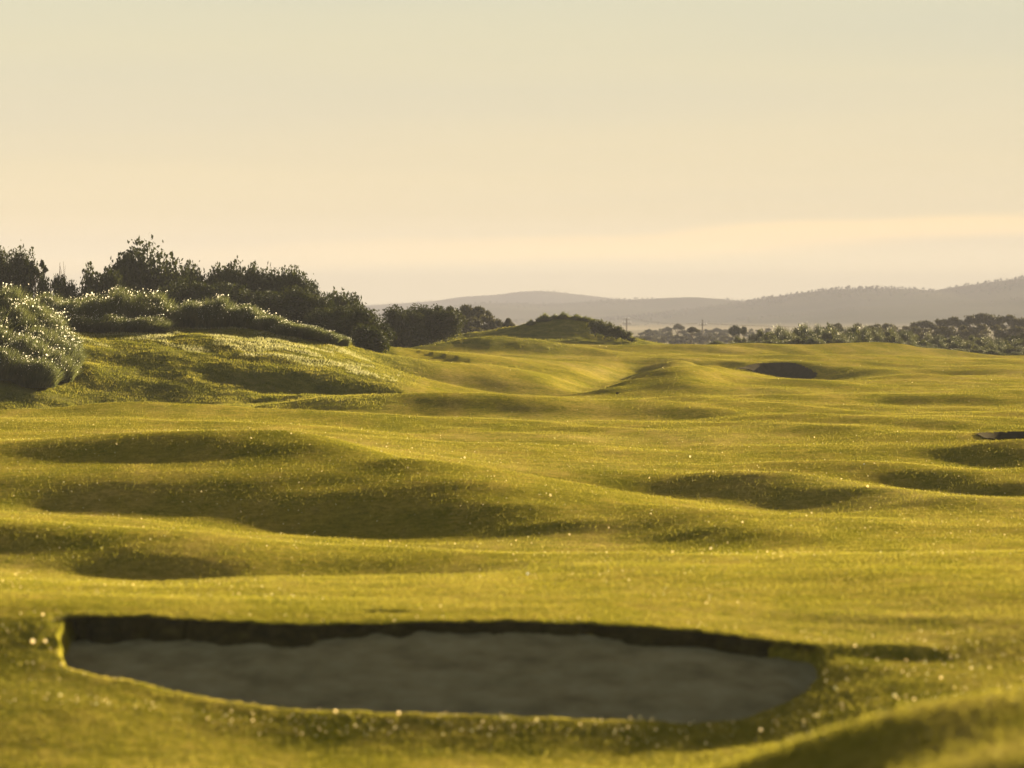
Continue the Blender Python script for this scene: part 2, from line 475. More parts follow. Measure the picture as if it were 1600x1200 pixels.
# bunkers: outline in picture points with distances
def w3(x, y, Y):
    return ((x - 800) / F * Y, Y)
def smooth_closed(P, it=3):
    P = np.array(P, float)
    for _ in range(it):
        Q = np.roll(P, -1, 0)
        P = np.stack([P * .75 + Q * .25, P * .25 + Q * .75], 1).reshape(-1, 2)
    return P
B1_back = [(97, 46.55), (140, 46.75), (200, 46.8), (300, 46.6), (400, 46.3), (500, 46.3), (600, 46.6), (700, 46.7), (850, 46.8), (1000, 46.4), (1100, 46.2), (1200, 45.9), (1290, 45.3)]
B1_front = [(1292, 44.60), (1277, 43.74), (1250, 42.98), (1180, 42.39), (1130, 42.25), (1000, 42.20), (800, 42.20), (650, 42.30), (500, 42.40), (400, 42.60), (330, 42.78), (250, 43.15), (170, 43.42), (105, 43.66), (93, 44.60), (92, 45.80)]
def px_poly(L):
    return [((x - 800) / F * Y, Y) for x, Y in L]
BUNKERS = {
    'near': dict(poly=smooth_closed(px_poly(B1_back + B1_front), 2)),
    'far': dict(poly=smooth_closed(px_poly([(1150, 267), (1165, 270.5), (1190, 273.3), (1215, 274), (1245, 272.8), (1268, 269.5), (1280, 265), (1262, 262.8), (1235, 262), (1205, 261.8), (1175, 262.8), (1155, 264.5)])), depth=.9),
    'right': dict(poly=smooth_closed(px_poly([(1522, 124), (1552, 126.0), (1600, 126.5), (1700, 126), (1760, 123), (1700, 117), (1610, 116.8), (1560, 118.4), (1528, 121)])), depth=1.1),
    'left': dict(poly=smooth_closed(px_poly([(-120, 160), (-60, 163), (0, 163.8), (30, 162), (44, 158), (30, 153.5), (0, 152), (-60, 151.5), (-110, 154)])), depth=.9),
}
def poly_sd(P, X, Y):
    """signed distance, positive inside"""
    bd = np.full(X.shape, 1e9); ins = np.zeros(X.shape, bool)
    n = len(P)
    for i in range(n):
        x0, y0 = P[i]; x1, y1 = P[(i + 1) % n]
        dx, dy = x1 - x0, y1 - y0
        L2 = dx * dx + dy * dy + 1e-12
        tt = np.clip(((X - x0) * dx + (Y - y0) * dy) / L2, 0, 1)
        bd = np.minimum(bd, np.hypot(X - x0 - tt * dx, Y - y0 - tt * dy))
        if y0 != y1:
            cr = ((y0 > Y) != (y1 > Y)) & (X < dx * (Y - y0) / (dy) + x0)
            ins ^= cr
    return np.where(ins, bd, -bd)

_bx = [90, 200, 400, 600, 800, 1000, 1200, 1290]
_by = [1008, 1002, 1000, 992, 988, 999, 1026, 1046]
_fy = [43.6, 43.25, 42.6, 42.3, 42.2, 42.2, 42.5, 44.2]
_byy = [46.3, 46.6, 46.1, 46.4, 46.6, 46.2, 45.7, 45.0]
def ragged(P, step, amp):
    out = []
    n = len(P)
    for i in range(n):
        p, q = P[i], P[(i + 1) % n]; L_ = np.hypot(*(q - p)); m_ = max(1, int(L_ / step))
        t_ = (q - p) / (L_ + 1e-9); nn = np.array([t_[1], -t_[0]])
        for j in range(m_):
            a_ = p + (q - p) * j / m_
            k_ = NZ[1](a_[0:1] / .8, a_[1:2] / .8)[0] * amp + NZ[2](a_[0:1] / .3, a_[1:2] / .3)[0] * amp * .6 + NZ[3](a_[0:1] / .13, a_[1:2] / .13)[0] * amp * .3
            out.append(a_ + nn * k_)
    return np.array(out)
BUNKERS['near']['poly'] = ragged(BUNKERS['near']['poly'], .12, .10)

def sand_near(X, Y):
    xp = X / Y * F + 800
    yb = np.interp(xp, _bx, _byy); yf = np.interp(xp, _bx, _fy)
    zb = CAM_Z - (np.interp(xp, _bx, _by) - H0) / F * yb
    zf = np.interp(xp, _bx, [-.5, -.6, -.76, -.82, -.86, -.9, -.82, -.7])
    k = np.clip((yb - Y) / np.maximum(yb - yf, .3), -.1, 1)
    z = zb + (zf - zb) * (0.35 * k + .65 * k ** 1.5 * np.sign(k + 1e-9) if False else k)
    z = z + .05 * np.sin(k * 3.14) + .05 * NZ[2](X / 1.1, Y / .7) * np.clip(k * 3, 0, 1) + .035 * NZ[3](X / .35, Y / .22) + .012 * NZ[6](X / .12, Y / .12) + .06 * NZ[5](X / 2.6 + 4, Y / 1.2)
    return z

def inside_h(key, X, Y, z, sd):
    b = BUNKERS[key]
    if key == 'near':
        return np.minimum(z, sand_near(X, Y) + .0)
    return z - b['depth'] * sstep(0, 1.1, sd) - .05 * NZ[3](X / .9, Y / .9) * sstep(0, 1, sd)

def height(X, Y, carve=True, want_base=False):
    X = np.asarray(X, float); Y = np.asarray(Y, float)
    z = base_h(X, Y).astype(float)
    z = stroke_add(X, Y, z)
    z = z + detail(X, Y)
    # tiny divot behind the near bunker
    for (dx, dy, rr, dd) in DIVOTS:
        q = ((X - dx) / rr) ** 2 + ((Y - dy) / (rr * .55)) ** 2
        z = z - dd * np.exp(-q ** 2)
    if carve:
        for k, b in BUNKERS.items():
            P = b['poly']
            m = (X > P[:, 0].min() - 1) & (X < P[:, 0].max() + 1) & (Y > P[:, 1].min() - 1) & (Y < P[:, 1].max() + 1)
            if not m.any(): continue
            sd = poly_sd(P, X[m], Y[m])
            if k == 'near':
                sd = sd + .03 * NZ[6](X[m] / .6, Y[m] / .5)
                zi = inside_h(k, X[m], Y[m], z[m], sd) - .02
                wgt = sstep(0.0, .13, sd)
                z[m] = z[m] * (1 - wgt) + zi * wgt
                # rounded lip raised a little outside the edge
                z[m] += np.where(Y[m] > 44.6, 1, .25) * (.055 * NZ[3](X[m] / .45, Y[m] / .8) + .035 * NZ[4](X[m] / .16, Y[m] / .5)) * np.exp(-(sd / .22) ** 2)
                z[m] += .012 * np.exp(-((sd + .25) / .25) ** 2)
            else:
                z[m] = np.where(sd > 0, inside_h(k, X[m], Y[m], z[m], sd), z[m])
    return z
DIVOTS = []
for x_, y_, rr, dd in [(602, 956, .33, .13), (1000, 950, .2, .05), (965, 616, .5, .02)]:
    _p = hit(x_, y_)
    DIVOTS.append((_p[0], _p[1], rr, dd))

def gz(x, y):
    return float(height(np.array([x]), np.array([y]))[0])

# ------------------------------------------------------------------ materials
def new_mat(name):
    m = bpy.data.materials.new(name)
    m.use_nodes = True
    nt = m.node_tree
    nt.nodes.clear()
    return m, nt, nt.nodes.new, nt.links.new

def noise_node(nt, vec, scale, detail=3, rough=.55):
    n = nt.nodes.new("ShaderNodeTexNoise")
    n.inputs["Scale"].default_value = scale
    n.inputs["Detail"].default_value = detail
    n.inputs["Roughness"].default_value = rough
    nt.links.new(vec, n.inputs["Vector"])
    return n

def ramp_node(nt, fac, stops):
    r = nt.nodes.new("ShaderNodeValToRGB")
    el = r.color_ramp.elements
    while len(el) > 1: el.remove(el[-1])
    for i, (p, col) in enumerate(stops):
        e = el[0] if i == 0 else el.new(p)
        e.position = p; e.color = (*col, 1)
    nt.links.new(fac, r.inputs[0])
    return r

def mixc(nt, fac, a, b, mode='MIX'):
    m = nt.nodes.new("ShaderNodeMix"); m.data_type = 'RGBA'; m.blend_type = mode
    for s, v in (("Factor", fac), ("A", a), ("B", b)):
        if isinstance(v, (int, float)): m.inputs[s].default_value = v
        elif isinstance(v, tuple): m.inputs[s].default_value = (*v, 1)
        else: nt.links.new(v, m.inputs[s])
    return m.outputs["Result"]

def ground_material():
    m, nt, N, L = new_mat("links_turf")
    out = N("ShaderNodeOutputMaterial")
    b = N("ShaderNodeBsdfPrincipled")
    b.inputs["Roughness"].default_value = 0.85
    b.inputs["Specular IOR Level"].default_value = 0.0
    geo = N("ShaderNodeNewGeometry")
    pos = geo.outputs["Position"]
    big = noise_node(nt, pos, .06, 4, .6)
    mid = noise_node(nt, pos, .9, 5, .65)
    fine = noise_node(nt, pos, 14, 4, .7)
    fair = ramp_node(nt, big.outputs["Fac"], [(.30, (.121, .107, .011)), (.5, (.154, .128, .016)), (.72, (.187, .151, .032))])
    fair2 = ramp_node(nt, mid.outputs["Fac"], [(.3, (.72, .79, .62)), (.52, (1, 1, 1)), (.75, (1.24, 1.17, 1.45))])
    fair3 = ramp_node(nt, fine.outputs["Fac"], [(.3, (.6, .62, .5)), (.5, (1, 1, 1)), (.72, (1.4, 1.34, 1.5))])
    col = mixc(nt, 1.0, fair.outputs[0], fair2.outputs[0], 'MULTIPLY')
    tuft = noise_node(nt, pos, 4.5, 3, .6)
    fair4 = ramp_node(nt, tuft.outputs["Fac"], [(.34, (.72, .76, .6)), (.5, (1, 1, 1)), (.68, (1.3, 1.24, 1.45))])
    col = mixc(nt, 1.0, col, fair4.outputs[0], 'MULTIPLY')
    col = mixc(nt, 1.0, col, fair3.outputs[0], 'MULTIPLY')
    mps = N("ShaderNodeMapping"); mps.inputs["Rotation"].default_value = (0, 0, math.radians(21)); mps.inputs["Scale"].default_value = (.42, .07, .3)
    L(pos, mps.inputs[0])
    stn = noise_node(nt, mps.outputs[0], 1.0, 5, .62)
    fair5 = ramp_node(nt, stn.outputs["Fac"], [(.34, (.80, .86, .7)), (.5, (1, 1, 1)), (.66, (1.2, 1.12, 1.5))])
    col = mixc(nt, 1.0, col, fair5.outputs[0], 'MULTIPLY')
    at = N("ShaderNodeAttribute"); at.attribute_name = "rough"
    rg = ramp_node(nt, mid.outputs["Fac"], [(.3, (.050, .054, .007)), (.5, (.088, .086, .012)), (.7, (.15, .135, .034))])
    rcol = mixc(nt, 1.0, rg.outputs[0], fair3.outputs[0], 'MULTIPLY')
    col = mixc(nt, at.outputs["Fac"], col, rcol)
    at2 = N("ShaderNodeAttribute"); at2.attribute_name = "plain"
    pl = ramp_node(nt, big.outputs["Fac"], [(.3, (.08, .075, .035)), (.5, (.14, .12, .06)), (.7, (.20, .17, .09))])
    col = mixc(nt, at2.outputs["Fac"], col, pl.outputs[0])
    L(col, b.inputs["Base Color"])
    bump = N("ShaderNodeBump"); bump.inputs["Strength"].default_value = .55; bump.inputs["Distance"].default_value = .02
    hn = noise_node(nt, pos, 22, 4, .75)
    L(hn.outputs["Fac"], bump.inputs["Height"])
    bump2 = N("ShaderNodeBump"); bump2.inputs["Distance"].default_value = .12
    hn2 = noise_node(nt, pos, 2.6, 5, .7)
    L(hn2.outputs["Fac"], bump2.inputs["Height"])
    ms = N("ShaderNodeMath"); ms.operation = 'MULTIPLY_ADD'
    ms.inputs[1].default_value = .75; ms.inputs[2].default_value = .26
    L(at.outputs["Fac"], ms.inputs[0]); L(ms.outputs[0], bump2.inputs["Strength"])
    L(bump.outputs[0], bump2.inputs["Normal"])
    L(bump2.outputs[0], b.inputs["Normal"])
    L(b.outputs[0], out.inputs["Surface"])
    return m

def leaf_material(name, col_a, col_b, trans=.5, tcol=None, scale=.8, rough=.75):
    m, nt, N, L = new_mat(name)
    out = N("ShaderNodeOutputMaterial")
    geo = N("ShaderNodeNewGeometry")
    n = noise_node(nt, geo.outputs["Position"], scale, 3)
    r1 = ramp_node(nt, geo.outputs["Random Per Island"], [(0, (.72, .76, .7)), (1, (1.25, 1.2, 1.2))])
    base = ramp_node(nt, n.outputs["Fac"], [(.35, col_a), (.65, col_b)])
    col = mixc(nt, 1.0, base.outputs[0], r1.outputs[0], 'MULTIPLY')
    d = N("ShaderNodeBsdfPrincipled")
    d.inputs["Roughness"].default_value = rough
    d.inputs["Specular IOR Level"].default_value = .02
    L(col, d.inputs["Base Color"])
    t = N("ShaderNodeBsdfTranslucent")
    tc = mixc(nt, 1.0, col, tcol or (1.3, 1.2, .6), 'MULTIPLY')
    L(tc, t.inputs["Color"])
    mx = N("ShaderNodeMixShader"); mx.inputs[0].default_value = trans
    L(d.outputs[0], mx.inputs[1]); L(t.outputs[0], mx.inputs[2])
    L(mx.outputs[0], out.inputs["Surface"])
    return m

def plain_material(name, stops, scale=1.0, rough=.9, bump=0.0, bscale=10, bdist=.02, spec=0.0):
    m, nt, N, L = new_mat(name)
    out = N("ShaderNodeOutputMaterial")
    b = N("ShaderNodeBsdfPrincipled")
    b.inputs["Roughness"].default_value = rough
    b.inputs["Specular IOR Level"].default_value = spec
    geo = N("ShaderNodeNewGeometry")
    n = noise_node(nt, geo.outputs["Position"], scale, 5, .6)
    r = ramp_node(nt, n.outputs["Fac"], stops)
    L(r.outputs[0], b.inputs["Base Color"])
    if bump:
        bp = N("ShaderNodeBump"); bp.inputs["Strength"].default_value = bump; bp.inputs["Distance"].default_value = bdist
        n2 = noise_node(nt, geo.outputs["Position"], bscale, 4, .6)
        L(n2.outputs["Fac"], bp.inputs["Height"]); L(bp.outputs[0], b.inputs["Normal"])
    L(b.outputs[0], out.inputs["Surface"])
    return m

M_ground = ground_material()
M_sand = plain_material("bunker_sand", [(.32, (.105, .092, .050)), (.5, (.155, .138, .076)), (.7, (.19, .172, .102))], 1.6, .95, .5, 9, .03)
M_sandfar = plain_material("shade_darkened_sand", [(.3, (.035, .030, .018)), (.7, (.055, .046, .028))], 2, .95)  # smaller bunkers: their shade is put into the sand colour
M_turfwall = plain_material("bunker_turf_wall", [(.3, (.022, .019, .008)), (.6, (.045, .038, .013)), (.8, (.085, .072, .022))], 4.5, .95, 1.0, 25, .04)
M_blade = leaf_material("fairway_blade", (.116, .106, .014), (.165, .143, .032), .5, (1.1, 1.08, .7), .5)
M_rough = leaf_material("rough_blade", (.062, .066, .012), (.125, .115, .032), .55, (1.3, 1.2, .6), .5)
M_dew = leaf_material("dewy_seed_head", (.72, .66, .48), (.85, .80, .62), .6, (1.0, .97, .85), 3)  # near-white colour stands in for sun glints on dew
M_marram = leaf_material("marram_blade", (.060, .072, .036), (.105, .112, .056), .32, (1.2, 1.15, .7), 1.2)
M_marram_far = leaf_material("scrub_blade", (.040, .050, .024), (.078, .082, .038), .2, (1.2, 1.15, .7), .5)
M_head = leaf_material("silver_flower_head", (.48, .46, .38), (.66, .63, .54), .5, (1, 1, .95), 3)
M_leafdark = leaf_material("dark_scrub_leaf", (.016, .023, .005), (.034, .042, .009), .12, (1.5, 1.3, .5), .5)
M_leafgum = leaf_material("gum_leaf", (.032, .033, .014), (.058, .055, .023), .18, (1.2, 1.1, .7), .3)
M_leafbush = leaf_material("coast_bush_leaf", (.038, .045, .018), (.07, .076, .030), .22, (1.2, 1.1, .7), .6)
M_bark = plain_material("bark", [(.3, (.06, .045, .03)), (.7, (.13, .10, .07))], 5, .9, .5, 20, .01)
M_wood = plain_material("weathered_pole_wood", [(.3, (.07, .06, .05)), (.7, (.12, .10, .085))], 4, .9)
M_wire = plain_material("wire", [(.3, (.03, .03, .028)), (.7, (.05, .045, .04))], 4, .9, spec=0.0)
M_white = plain_material("white_ball", [(.3, (.80, .80, .78)), (.7, (.85, .85, .83))], 40, .35, 0, spec=.5)
M_clod = plain_material("dark_clod", [(.3, (.02, .018, .01)), (.7, (.04, .032, .02))], 30, .9)

# ------------------------------------------------------------------ ground sheet
def build_ground():
    # bearings: dense across the view, coarse all round
    td = np.linspace(-.172, .172, 620)
    ph_d = np.arctan(td)
    side = np.concatenate([np.linspace(math.atan(.172), .42, 42)[1:], np.linspace(.42, math.pi, 30)[1:]])
    ph = np.concatenate([-side[::-1], ph_d, side])
    ph = ph[:-1]                                   # closed ring
    segs = [(2, 18, .04), (18, 38, .006), (38, 40.2, .0035), (40.2, 47.6, .0017), (47.6, 60, .0033), (60, 112, .0042), (112, 128, .002), (128, 150, .0042), (150, 258, .0036), (258, 276, .0015), (276, 372, .0038), (372, 6200, .03)]
    ys = []
    for a, b_, s in segs:
        n = max(2, int(math.log(b_ / a) / s))
        ys.append(np.exp(np.linspace(math.log(a), math.log(b_), n, endpoint=False)))
    Yr = np.concatenate(ys + [np.array([6200.])])
    m = math.atan(TMAX)
    pc = np.clip(ph, -m, m)
    RR = Yr[:, None] / np.cos(pc)[None]
    X = RR * np.sin(ph)[None]; Y = RR * np.cos(ph)[None]
    Z = height(X, Y)
    nr, ncol = X.shape
    V = np.stack([X, Y, Z], -1).reshape(-1, 3)
    idx = np.arange(nr * ncol).reshape(nr, ncol)
    a = idx[:-1]; b_ = idx[1:]
    a2 = np.roll(a, -1, 1); b2 = np.roll(b_, -1, 1)
    Fc = np.stack([a, a2, b2, b_], -1).reshape(-1, 4)
    # centre cap
    V = np.vstack([V, [[0, 0, 2.9]]])
    ci = len(V) - 1
    # drop the quads under the sand of the near bunker
    cx = V[Fc].mean(1)
    keep = np.ones(len(Fc), bool)
    P = BUNKERS['near']['poly']
    mm = (cx[:, 1] > 40) & (cx[:, 1] < 47.5) & (np.abs(cx[:, 0]) < 8)
    sd = poly_sd(P, cx[mm, 0], cx[mm, 1])
    tmp = np.ones(mm.sum(), bool); tmp[sd > .5] = False
    keep[mm] = tmp
    for kb in ('far', 'right', 'left'):
        P = BUNKERS[kb]['poly']
        mm = (cx[:, 0] > P[:, 0].min() - 1) & (cx[:, 0] < P[:, 0].max() + 1) & (cx[:, 1] > P[:, 1].min() - 1) & (cx[:, 1] < P[:, 1].max() + 1)
        tmp = poly_sd(P, cx[mm, 0], cx[mm, 1]) < .45
        keep[mm] &= tmp
    Fc = Fc[keep]
    me = mesh_np("ground", V, Fc, M_ground, True)
    o = link("ground", me)
    tag(o, kind='structure')
    rmask = np.concatenate([rough_mask(X, Y).ravel(), [0]]).astype(np.float32)
    pmask = np.concatenate([sstep(420, 620, np.hypot(X, Y)).ravel(), [0]]).astype(np.float32)
    for nm, arr in (("rough", rmask), ("plain", pmask)):
        at = me.attributes.new(nm, 'FLOAT', 'POINT')
        at.data.foreach_set("value", arr)
    me2 = mesh_np("ground_cap", V[:1], np.zeros((0, 3), int), None) if False else None
    # little cap under the camera, kept in the same sheet
    return o
ground = build_ground()

# ------------------------------------------------------------------ bunkers
def grid_patch(P, step, margin, zfun):
    x0, x1 = P[:, 0].min(), P[:, 0].max(); y0, y1 = P[:, 1].min(), P[:, 1].max()
    xs = np.arange(x0 - step, x1 + step * 2, step); ys = np.arange(y0 - step, y1 + step * 2, step)
    X, Y = np.meshgrid(xs, ys)
    Z = zfun(X, Y)
    idx = np.arange(X.size).reshape(X.shape)
    Fc = np.stack([idx[:-1, :-1], idx[:-1, 1:], idx[1:, 1:], idx[1:, :-1]], -1).reshape(-1, 4)
    V = np.stack([X, Y, Z], -1).reshape(-1, 3)
    cc = V[Fc].mean(1)
    Fc = Fc[poly_sd(P, cc[:, 0], cc[:, 1]) > margin]
    used = np.unique(Fc); remap = -np.ones(len(V), int); remap[used] = np.arange(len(used))
    return V[used], remap[Fc]

def loc_mesh(V, org):
    return V - np.array(org)[None]

def build_bunkers():
    labels = {
        'near': "wide sand bunker in full shade with a ragged turf back edge in the foreground",
        'far': "small oval dark bunker cut into the far fairway rise below the skyline",
        'right': "dark bunker cut off by the right picture edge behind a grassy swell",
        'left': "dark bunker tip at the left picture edge under the rough grass hill"}
    for k, b in BUNKERS.items():
        P = b['poly']; ctr = P.mean(0)
        zc = gz(*ctr)
        root = empty("sand_bunker", (ctr[0], ctr[1], zc))
        tag(root, labels[k], "bunker", "sand bunkers of the links")
        if k == 'near':
            V, Fc = grid_patch(P, .06, .02, sand_near)
            me = mesh_np("sand", loc_mesh(V, (ctr[0], ctr[1], zc)), Fc, M_sand, True)
            link("sand", me, root)
            # revetted back wall: ragged hanging turf
            Q = P
            n = len(Q); seg = []
            for i in range(n):
                p, q = Q[i], Q[(i + 1) % n]
                L = np.hypot(*(q - p)); m = max(1, int(L / .05))
                for j in range(m): seg.append(p + (q - p) * j / m)
            seg = np.array(seg)
            xp = seg[:, 0] / seg[:, 1] * F + 800
            mid = 0.5 * (np.interp(xp, _bx, _fy) + np.interp(xp, _bx, _byy))
            keep = (seg[:, 1] > mid + .25) & (xp > 99) & (xp < 1284)
            S = seg[keep]
            S = S[np.argsort(S[:, 0])]
            nx = len(S)
            d = np.gradient(S, axis=0); d /= np.hypot(d[:, 0], d[:, 1])[:, None] + 1e-9
            nrm = np.stack([d[:, 1], -d[:, 0]], 1)     # pointing to the camera side (into the bunker)
            ztop = height(S[:, 0] - nrm[:, 0] * .22, S[:, 1] - nrm[:, 1] * .22)
            zbot = sand_near(S[:, 0] + nrm[:, 0] * .25, S[:, 1] + nrm[:, 1] * .25) - .06
            rows = 9; VV = []
            drop = .6 + .35 * NZ[1](S[:, 0] / .7, S[:, 1] * 0 + .5) + .25 * NZ[2](S[:, 0] / .25, S[:, 1] * 0 + .5)
            for r in range(rows):
                f = r / (rows - 1)
                if r == 0: off = -.14
                else: off = .13 + .04 * f + .55 * f * np.clip(NZ[5](S[:, 0] / .6, S[:, 0] * 0 + 3.3) + .25, 0, 1) + .05 * NZ[3](S[:, 0] / .22, np.full(nx, f * 3.0)) + .05 * NZ[4](S[:, 0] / .08, np.full(nx, f * 6.0))
                off = off - .42 * sstep(1170, 1284, S[:, 0] / S[:, 1] * F + 800)
                z = ztop + .0 + (zbot - ztop) * f
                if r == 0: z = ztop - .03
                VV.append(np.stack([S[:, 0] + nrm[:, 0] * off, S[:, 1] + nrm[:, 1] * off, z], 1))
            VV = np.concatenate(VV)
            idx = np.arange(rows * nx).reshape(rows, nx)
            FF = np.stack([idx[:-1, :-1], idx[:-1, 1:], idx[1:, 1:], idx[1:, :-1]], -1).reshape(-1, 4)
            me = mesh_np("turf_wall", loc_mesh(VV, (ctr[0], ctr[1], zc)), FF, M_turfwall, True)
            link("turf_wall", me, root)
            # grass hanging over the edge
            K = 16000
            ii = R.randint(0, nx, K)
            bx = S[ii] - nrm[ii] * R.uniform(-.04, .12, K)[:, None]
            bz = ztop[ii] + R.uniform(-.03, .02, K) - np.clip(R.exponential(.05, K), 0, .2)
            L = R.uniform(.04, .17, K) * np.clip(.8 + 1.2 * NZ[2](S[ii, 0] / .35, S[ii, 1] * 0), .3, 1.6)
            dirx = nrm[ii] * R.uniform(.1, .7, K)[:, None] + R.normal(0, .35, (K, 2))
            tip = np.stack([bx[:, 0] + dirx[:, 0] * L, bx[:, 1] + dirx[:, 1] * L, bz + R.uniform(-.9, .45, K) * L], 1)
            wv = np.stack([d[ii, 0], d[ii, 1], np.zeros(K)], 1) * .008
            b0 = np.stack([bx[:, 0], bx[:, 1], bz], 1)
            VV = np.stack([b0 - wv, b0 + wv, tip], 1).reshape(-1, 3)
            me = mesh_np("hanging_grass", loc_mesh(VV, (ctr[0], ctr[1], zc)), np.arange(K * 3).reshape(-1, 3), M_rough)
            tag(link("hanging_grass", me, root), kind='stuff')
        else:
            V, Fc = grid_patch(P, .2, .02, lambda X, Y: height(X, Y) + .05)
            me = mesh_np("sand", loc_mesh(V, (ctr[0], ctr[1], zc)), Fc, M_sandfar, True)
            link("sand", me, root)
build_bunkers()

# ------------------------------------------------------------------ hills
M_hill = None
def hill_material():
    m, nt, N, L = new_mat("wooded_hill")
    out = N("ShaderNodeOutputMaterial")
    b = N("ShaderNodeBsdfPrincipled"); b.inputs["Roughness"].default_value = .95; b.inputs["Specular IOR Level"].default_value = 0.0
    geo = N("ShaderNodeNewGeometry")
    sep = N("ShaderNodeSeparateXYZ"); L(geo.outputs["Position"], sep.inputs[0])
    n = noise_node(nt, geo.outputs["Position"], .004, 6, .65)
    r = ramp_node(nt, n.outputs["Fac"], [(.35, (.035, .038, .020)), (.6, (.06, .06, .035)), (.75, (.10, .09, .055))])
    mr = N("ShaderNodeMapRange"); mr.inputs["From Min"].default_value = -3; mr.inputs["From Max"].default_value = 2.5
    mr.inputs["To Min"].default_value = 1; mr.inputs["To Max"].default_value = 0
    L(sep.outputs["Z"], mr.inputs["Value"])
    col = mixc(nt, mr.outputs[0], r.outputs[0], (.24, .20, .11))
    L(col, b.inputs["Base Color"])
    L(b.outputs[0], out.inputs["Surface"])
    return m
M_hill = hill_material()
M_wood_far = plain_material("far_woodland", [(.3, (.03, .032, .018)), (.7, (.06, .06, .035))], .05, .95)

def build_hill(sky, Y0, name, seed, tree_h, ntree, depth_front):
    xs_k = [p[0] for p in sky]; ys_k = [p[1] for p in sky]
    xp = np.arange(xs_k[0], xs_k[-1], 4.0)
    yp = np.interp(xp, xs_k, ys_k)
    ker = np.hanning(13); ker /= ker.sum()
    yp = np.convolve(np.pad(yp, 6, mode='edge'), ker, 'valid')
    zc = CAM_Z - (yp - H0) / F * Y0
    X0 = (xp - 800) / F * Y0
    nz = NZ[seed]
    rows = 26; V = []
    for r in range(rows):
        f = r / (rows - 1)                   # 0 front foot, .7 crest, 1 back foot
        if f <= .7:
            g = f / .7; prof = g ** 1.5 * .65 + .35 * np.sin(g * math.pi / 2); yy = Y0 - depth_front * (1 - g)
        else:
            g = (f - .7) / .3; prof = np.cos(g * math.pi / 2); yy = Y0 + depth_front * .6 * g
        z = -6 + (zc + 6) * prof
        yy2 = yy + 0 * X0
        spur = nz(X0 / 420 + yy / 600, yy2 / 900) * (zc + 6) * .40 * np.sin(math.pi * min(f / .7, 1)) + nz(X0 / 110, yy2 / 150) * 3 * np.sin(math.pi * min(f / .7, 1))
        z = z + spur
        V.append(np.stack([X0, yy2, z], 1))
    nx = len(xp)
    V = np.concatenate(V); idx = np.arange(rows * nx).reshape(rows, nx)
    FF = np.stack([idx[:-1, :-1], idx[:-1, 1:], idx[1:, 1:], idx[1:, :-1]], -1).reshape(-1, 4)
    o = link(name, mesh_np(name, V, FF, M_hill, True)); tag(o, kind='structure')
    # woodland along the crest: small lumpy crowns
    K = ntree
    r = np.random.RandomState(seed + 50)
    tx = r.uniform(X0[0], X0[-1], K); yk = Y0 - np.abs(r.normal(0, depth_front * .12, K)) + r.uniform(0, 25, K)
    dens = NZ[(seed + 3) % 8](tx / 160, tx * 0)
    ok = dens > -.18
    tx, yk = tx[ok], yk[ok]; K = len(tx)
    g = 1 - (Y0 - yk) / depth_front; g = np.clip(g, 0, 1)
    prof = g ** 1.5 * .65 + .35 * np.sin(g * math.pi / 2)
    zg = -6 + (np.interp(tx, X0, zc) + 6) * prof
    hh = tree_h * r.uniform(.35, 1.0, K) * (0.6 + .8 * np.clip(NZ[(seed + 4) % 8](tx / 90, tx * 0) + .4, 0, 1))
    base = np.array([[math.cos(a), math.sin(a)] for a in np.linspace(0, 2 * math.pi, 6)[:-1]])
    ww = hh * r.uniform(.5, .9, K)
    ring1 = np.stack([tx[:, None] + base[None, :, 0] * ww[:, None] * .5, yk[:, None] + base[None, :, 1] * ww[:, None] * .5, (zg + hh * .15)[:, None] + 0 * base[None, :, 0]], -1)
    ring2 = np.stack([tx[:, None] + base[None, :, 0] * ww[:, None] * .62 * r.uniform(.7, 1.2, (K, 5)), yk[:, None] + base[None, :, 1] * ww[:, None] * .6, (zg + hh * .65)[:, None] + r.uniform(-.12, .12, (K, 5)) * hh[:, None]], -1)
    top = np.stack([tx + r.uniform(-.2, .2, K) * ww, yk, zg + hh], -1)[:, None]
    V = np.concatenate([ring1, ring2, top], 1)
    fs = []
    for i in range(5):
        j = (i + 1) % 5
        fs += [(i, j, 5 + j), (i, 5 + j, 5 + i), (5 + i, 5 + j, 10)]
    FF = (np.array(fs)[None] + (np.arange(K) * 11)[:, None, None]).reshape(-1, 3)
    o = link("hilltop_woodland", mesh_np("hilltop_woodland", V.reshape(-1, 3), FF, M_wood_far)); tag(o, kind='stuff')

build_hill([(-900, 492), (200, 488), (480, 482), (560, 478), (620, 474), (680, 470), (715, 464), (740, 462), (780, 460), (805, 456), (830, 454), (855, 454), (885, 457.5), (920, 461), (960, 466), (1010, 472), (1300, 480), (2500, 488)], 6000, "far_hill", 1, 3, 1600, 900)
build_hill([(-900, 500), (500, 496), (640, 488), (700, 481), (745, 474), (780, 472.5), (850, 475), (900, 472), (950, 469), (1000, 467), (1040, 465), (1085, 463.5), (1120, 466), (1160, 470), (1200, 474), (1300, 482), (1500, 490), (2500, 500)], 4500, "wooded_hill", 2, 3.2, 3000, 1000)
build_hill([(-900, 505), (900, 502), (1000, 494), (1100, 480), (1165, 471.5), (1200, 465), (1250, 457.5), (1310, 451), (1380, 449.5), (1440, 451), (1462, 454), (1500, 447), (1540, 442), (1600, 434), (1700, 427), (1900, 424), (2500, 440)], 3800, "long_hill", 3, 3.5, 4800, 900)
build_hill([(-900, 508), (1000, 508), (1150, 500), (1250, 490), (1330, 480), (1450, 474), (1550, 470), (1650, 460), (1900, 450), (2500, 470)], 3300, "low_spur", 4, 2.2, 1500, 700)

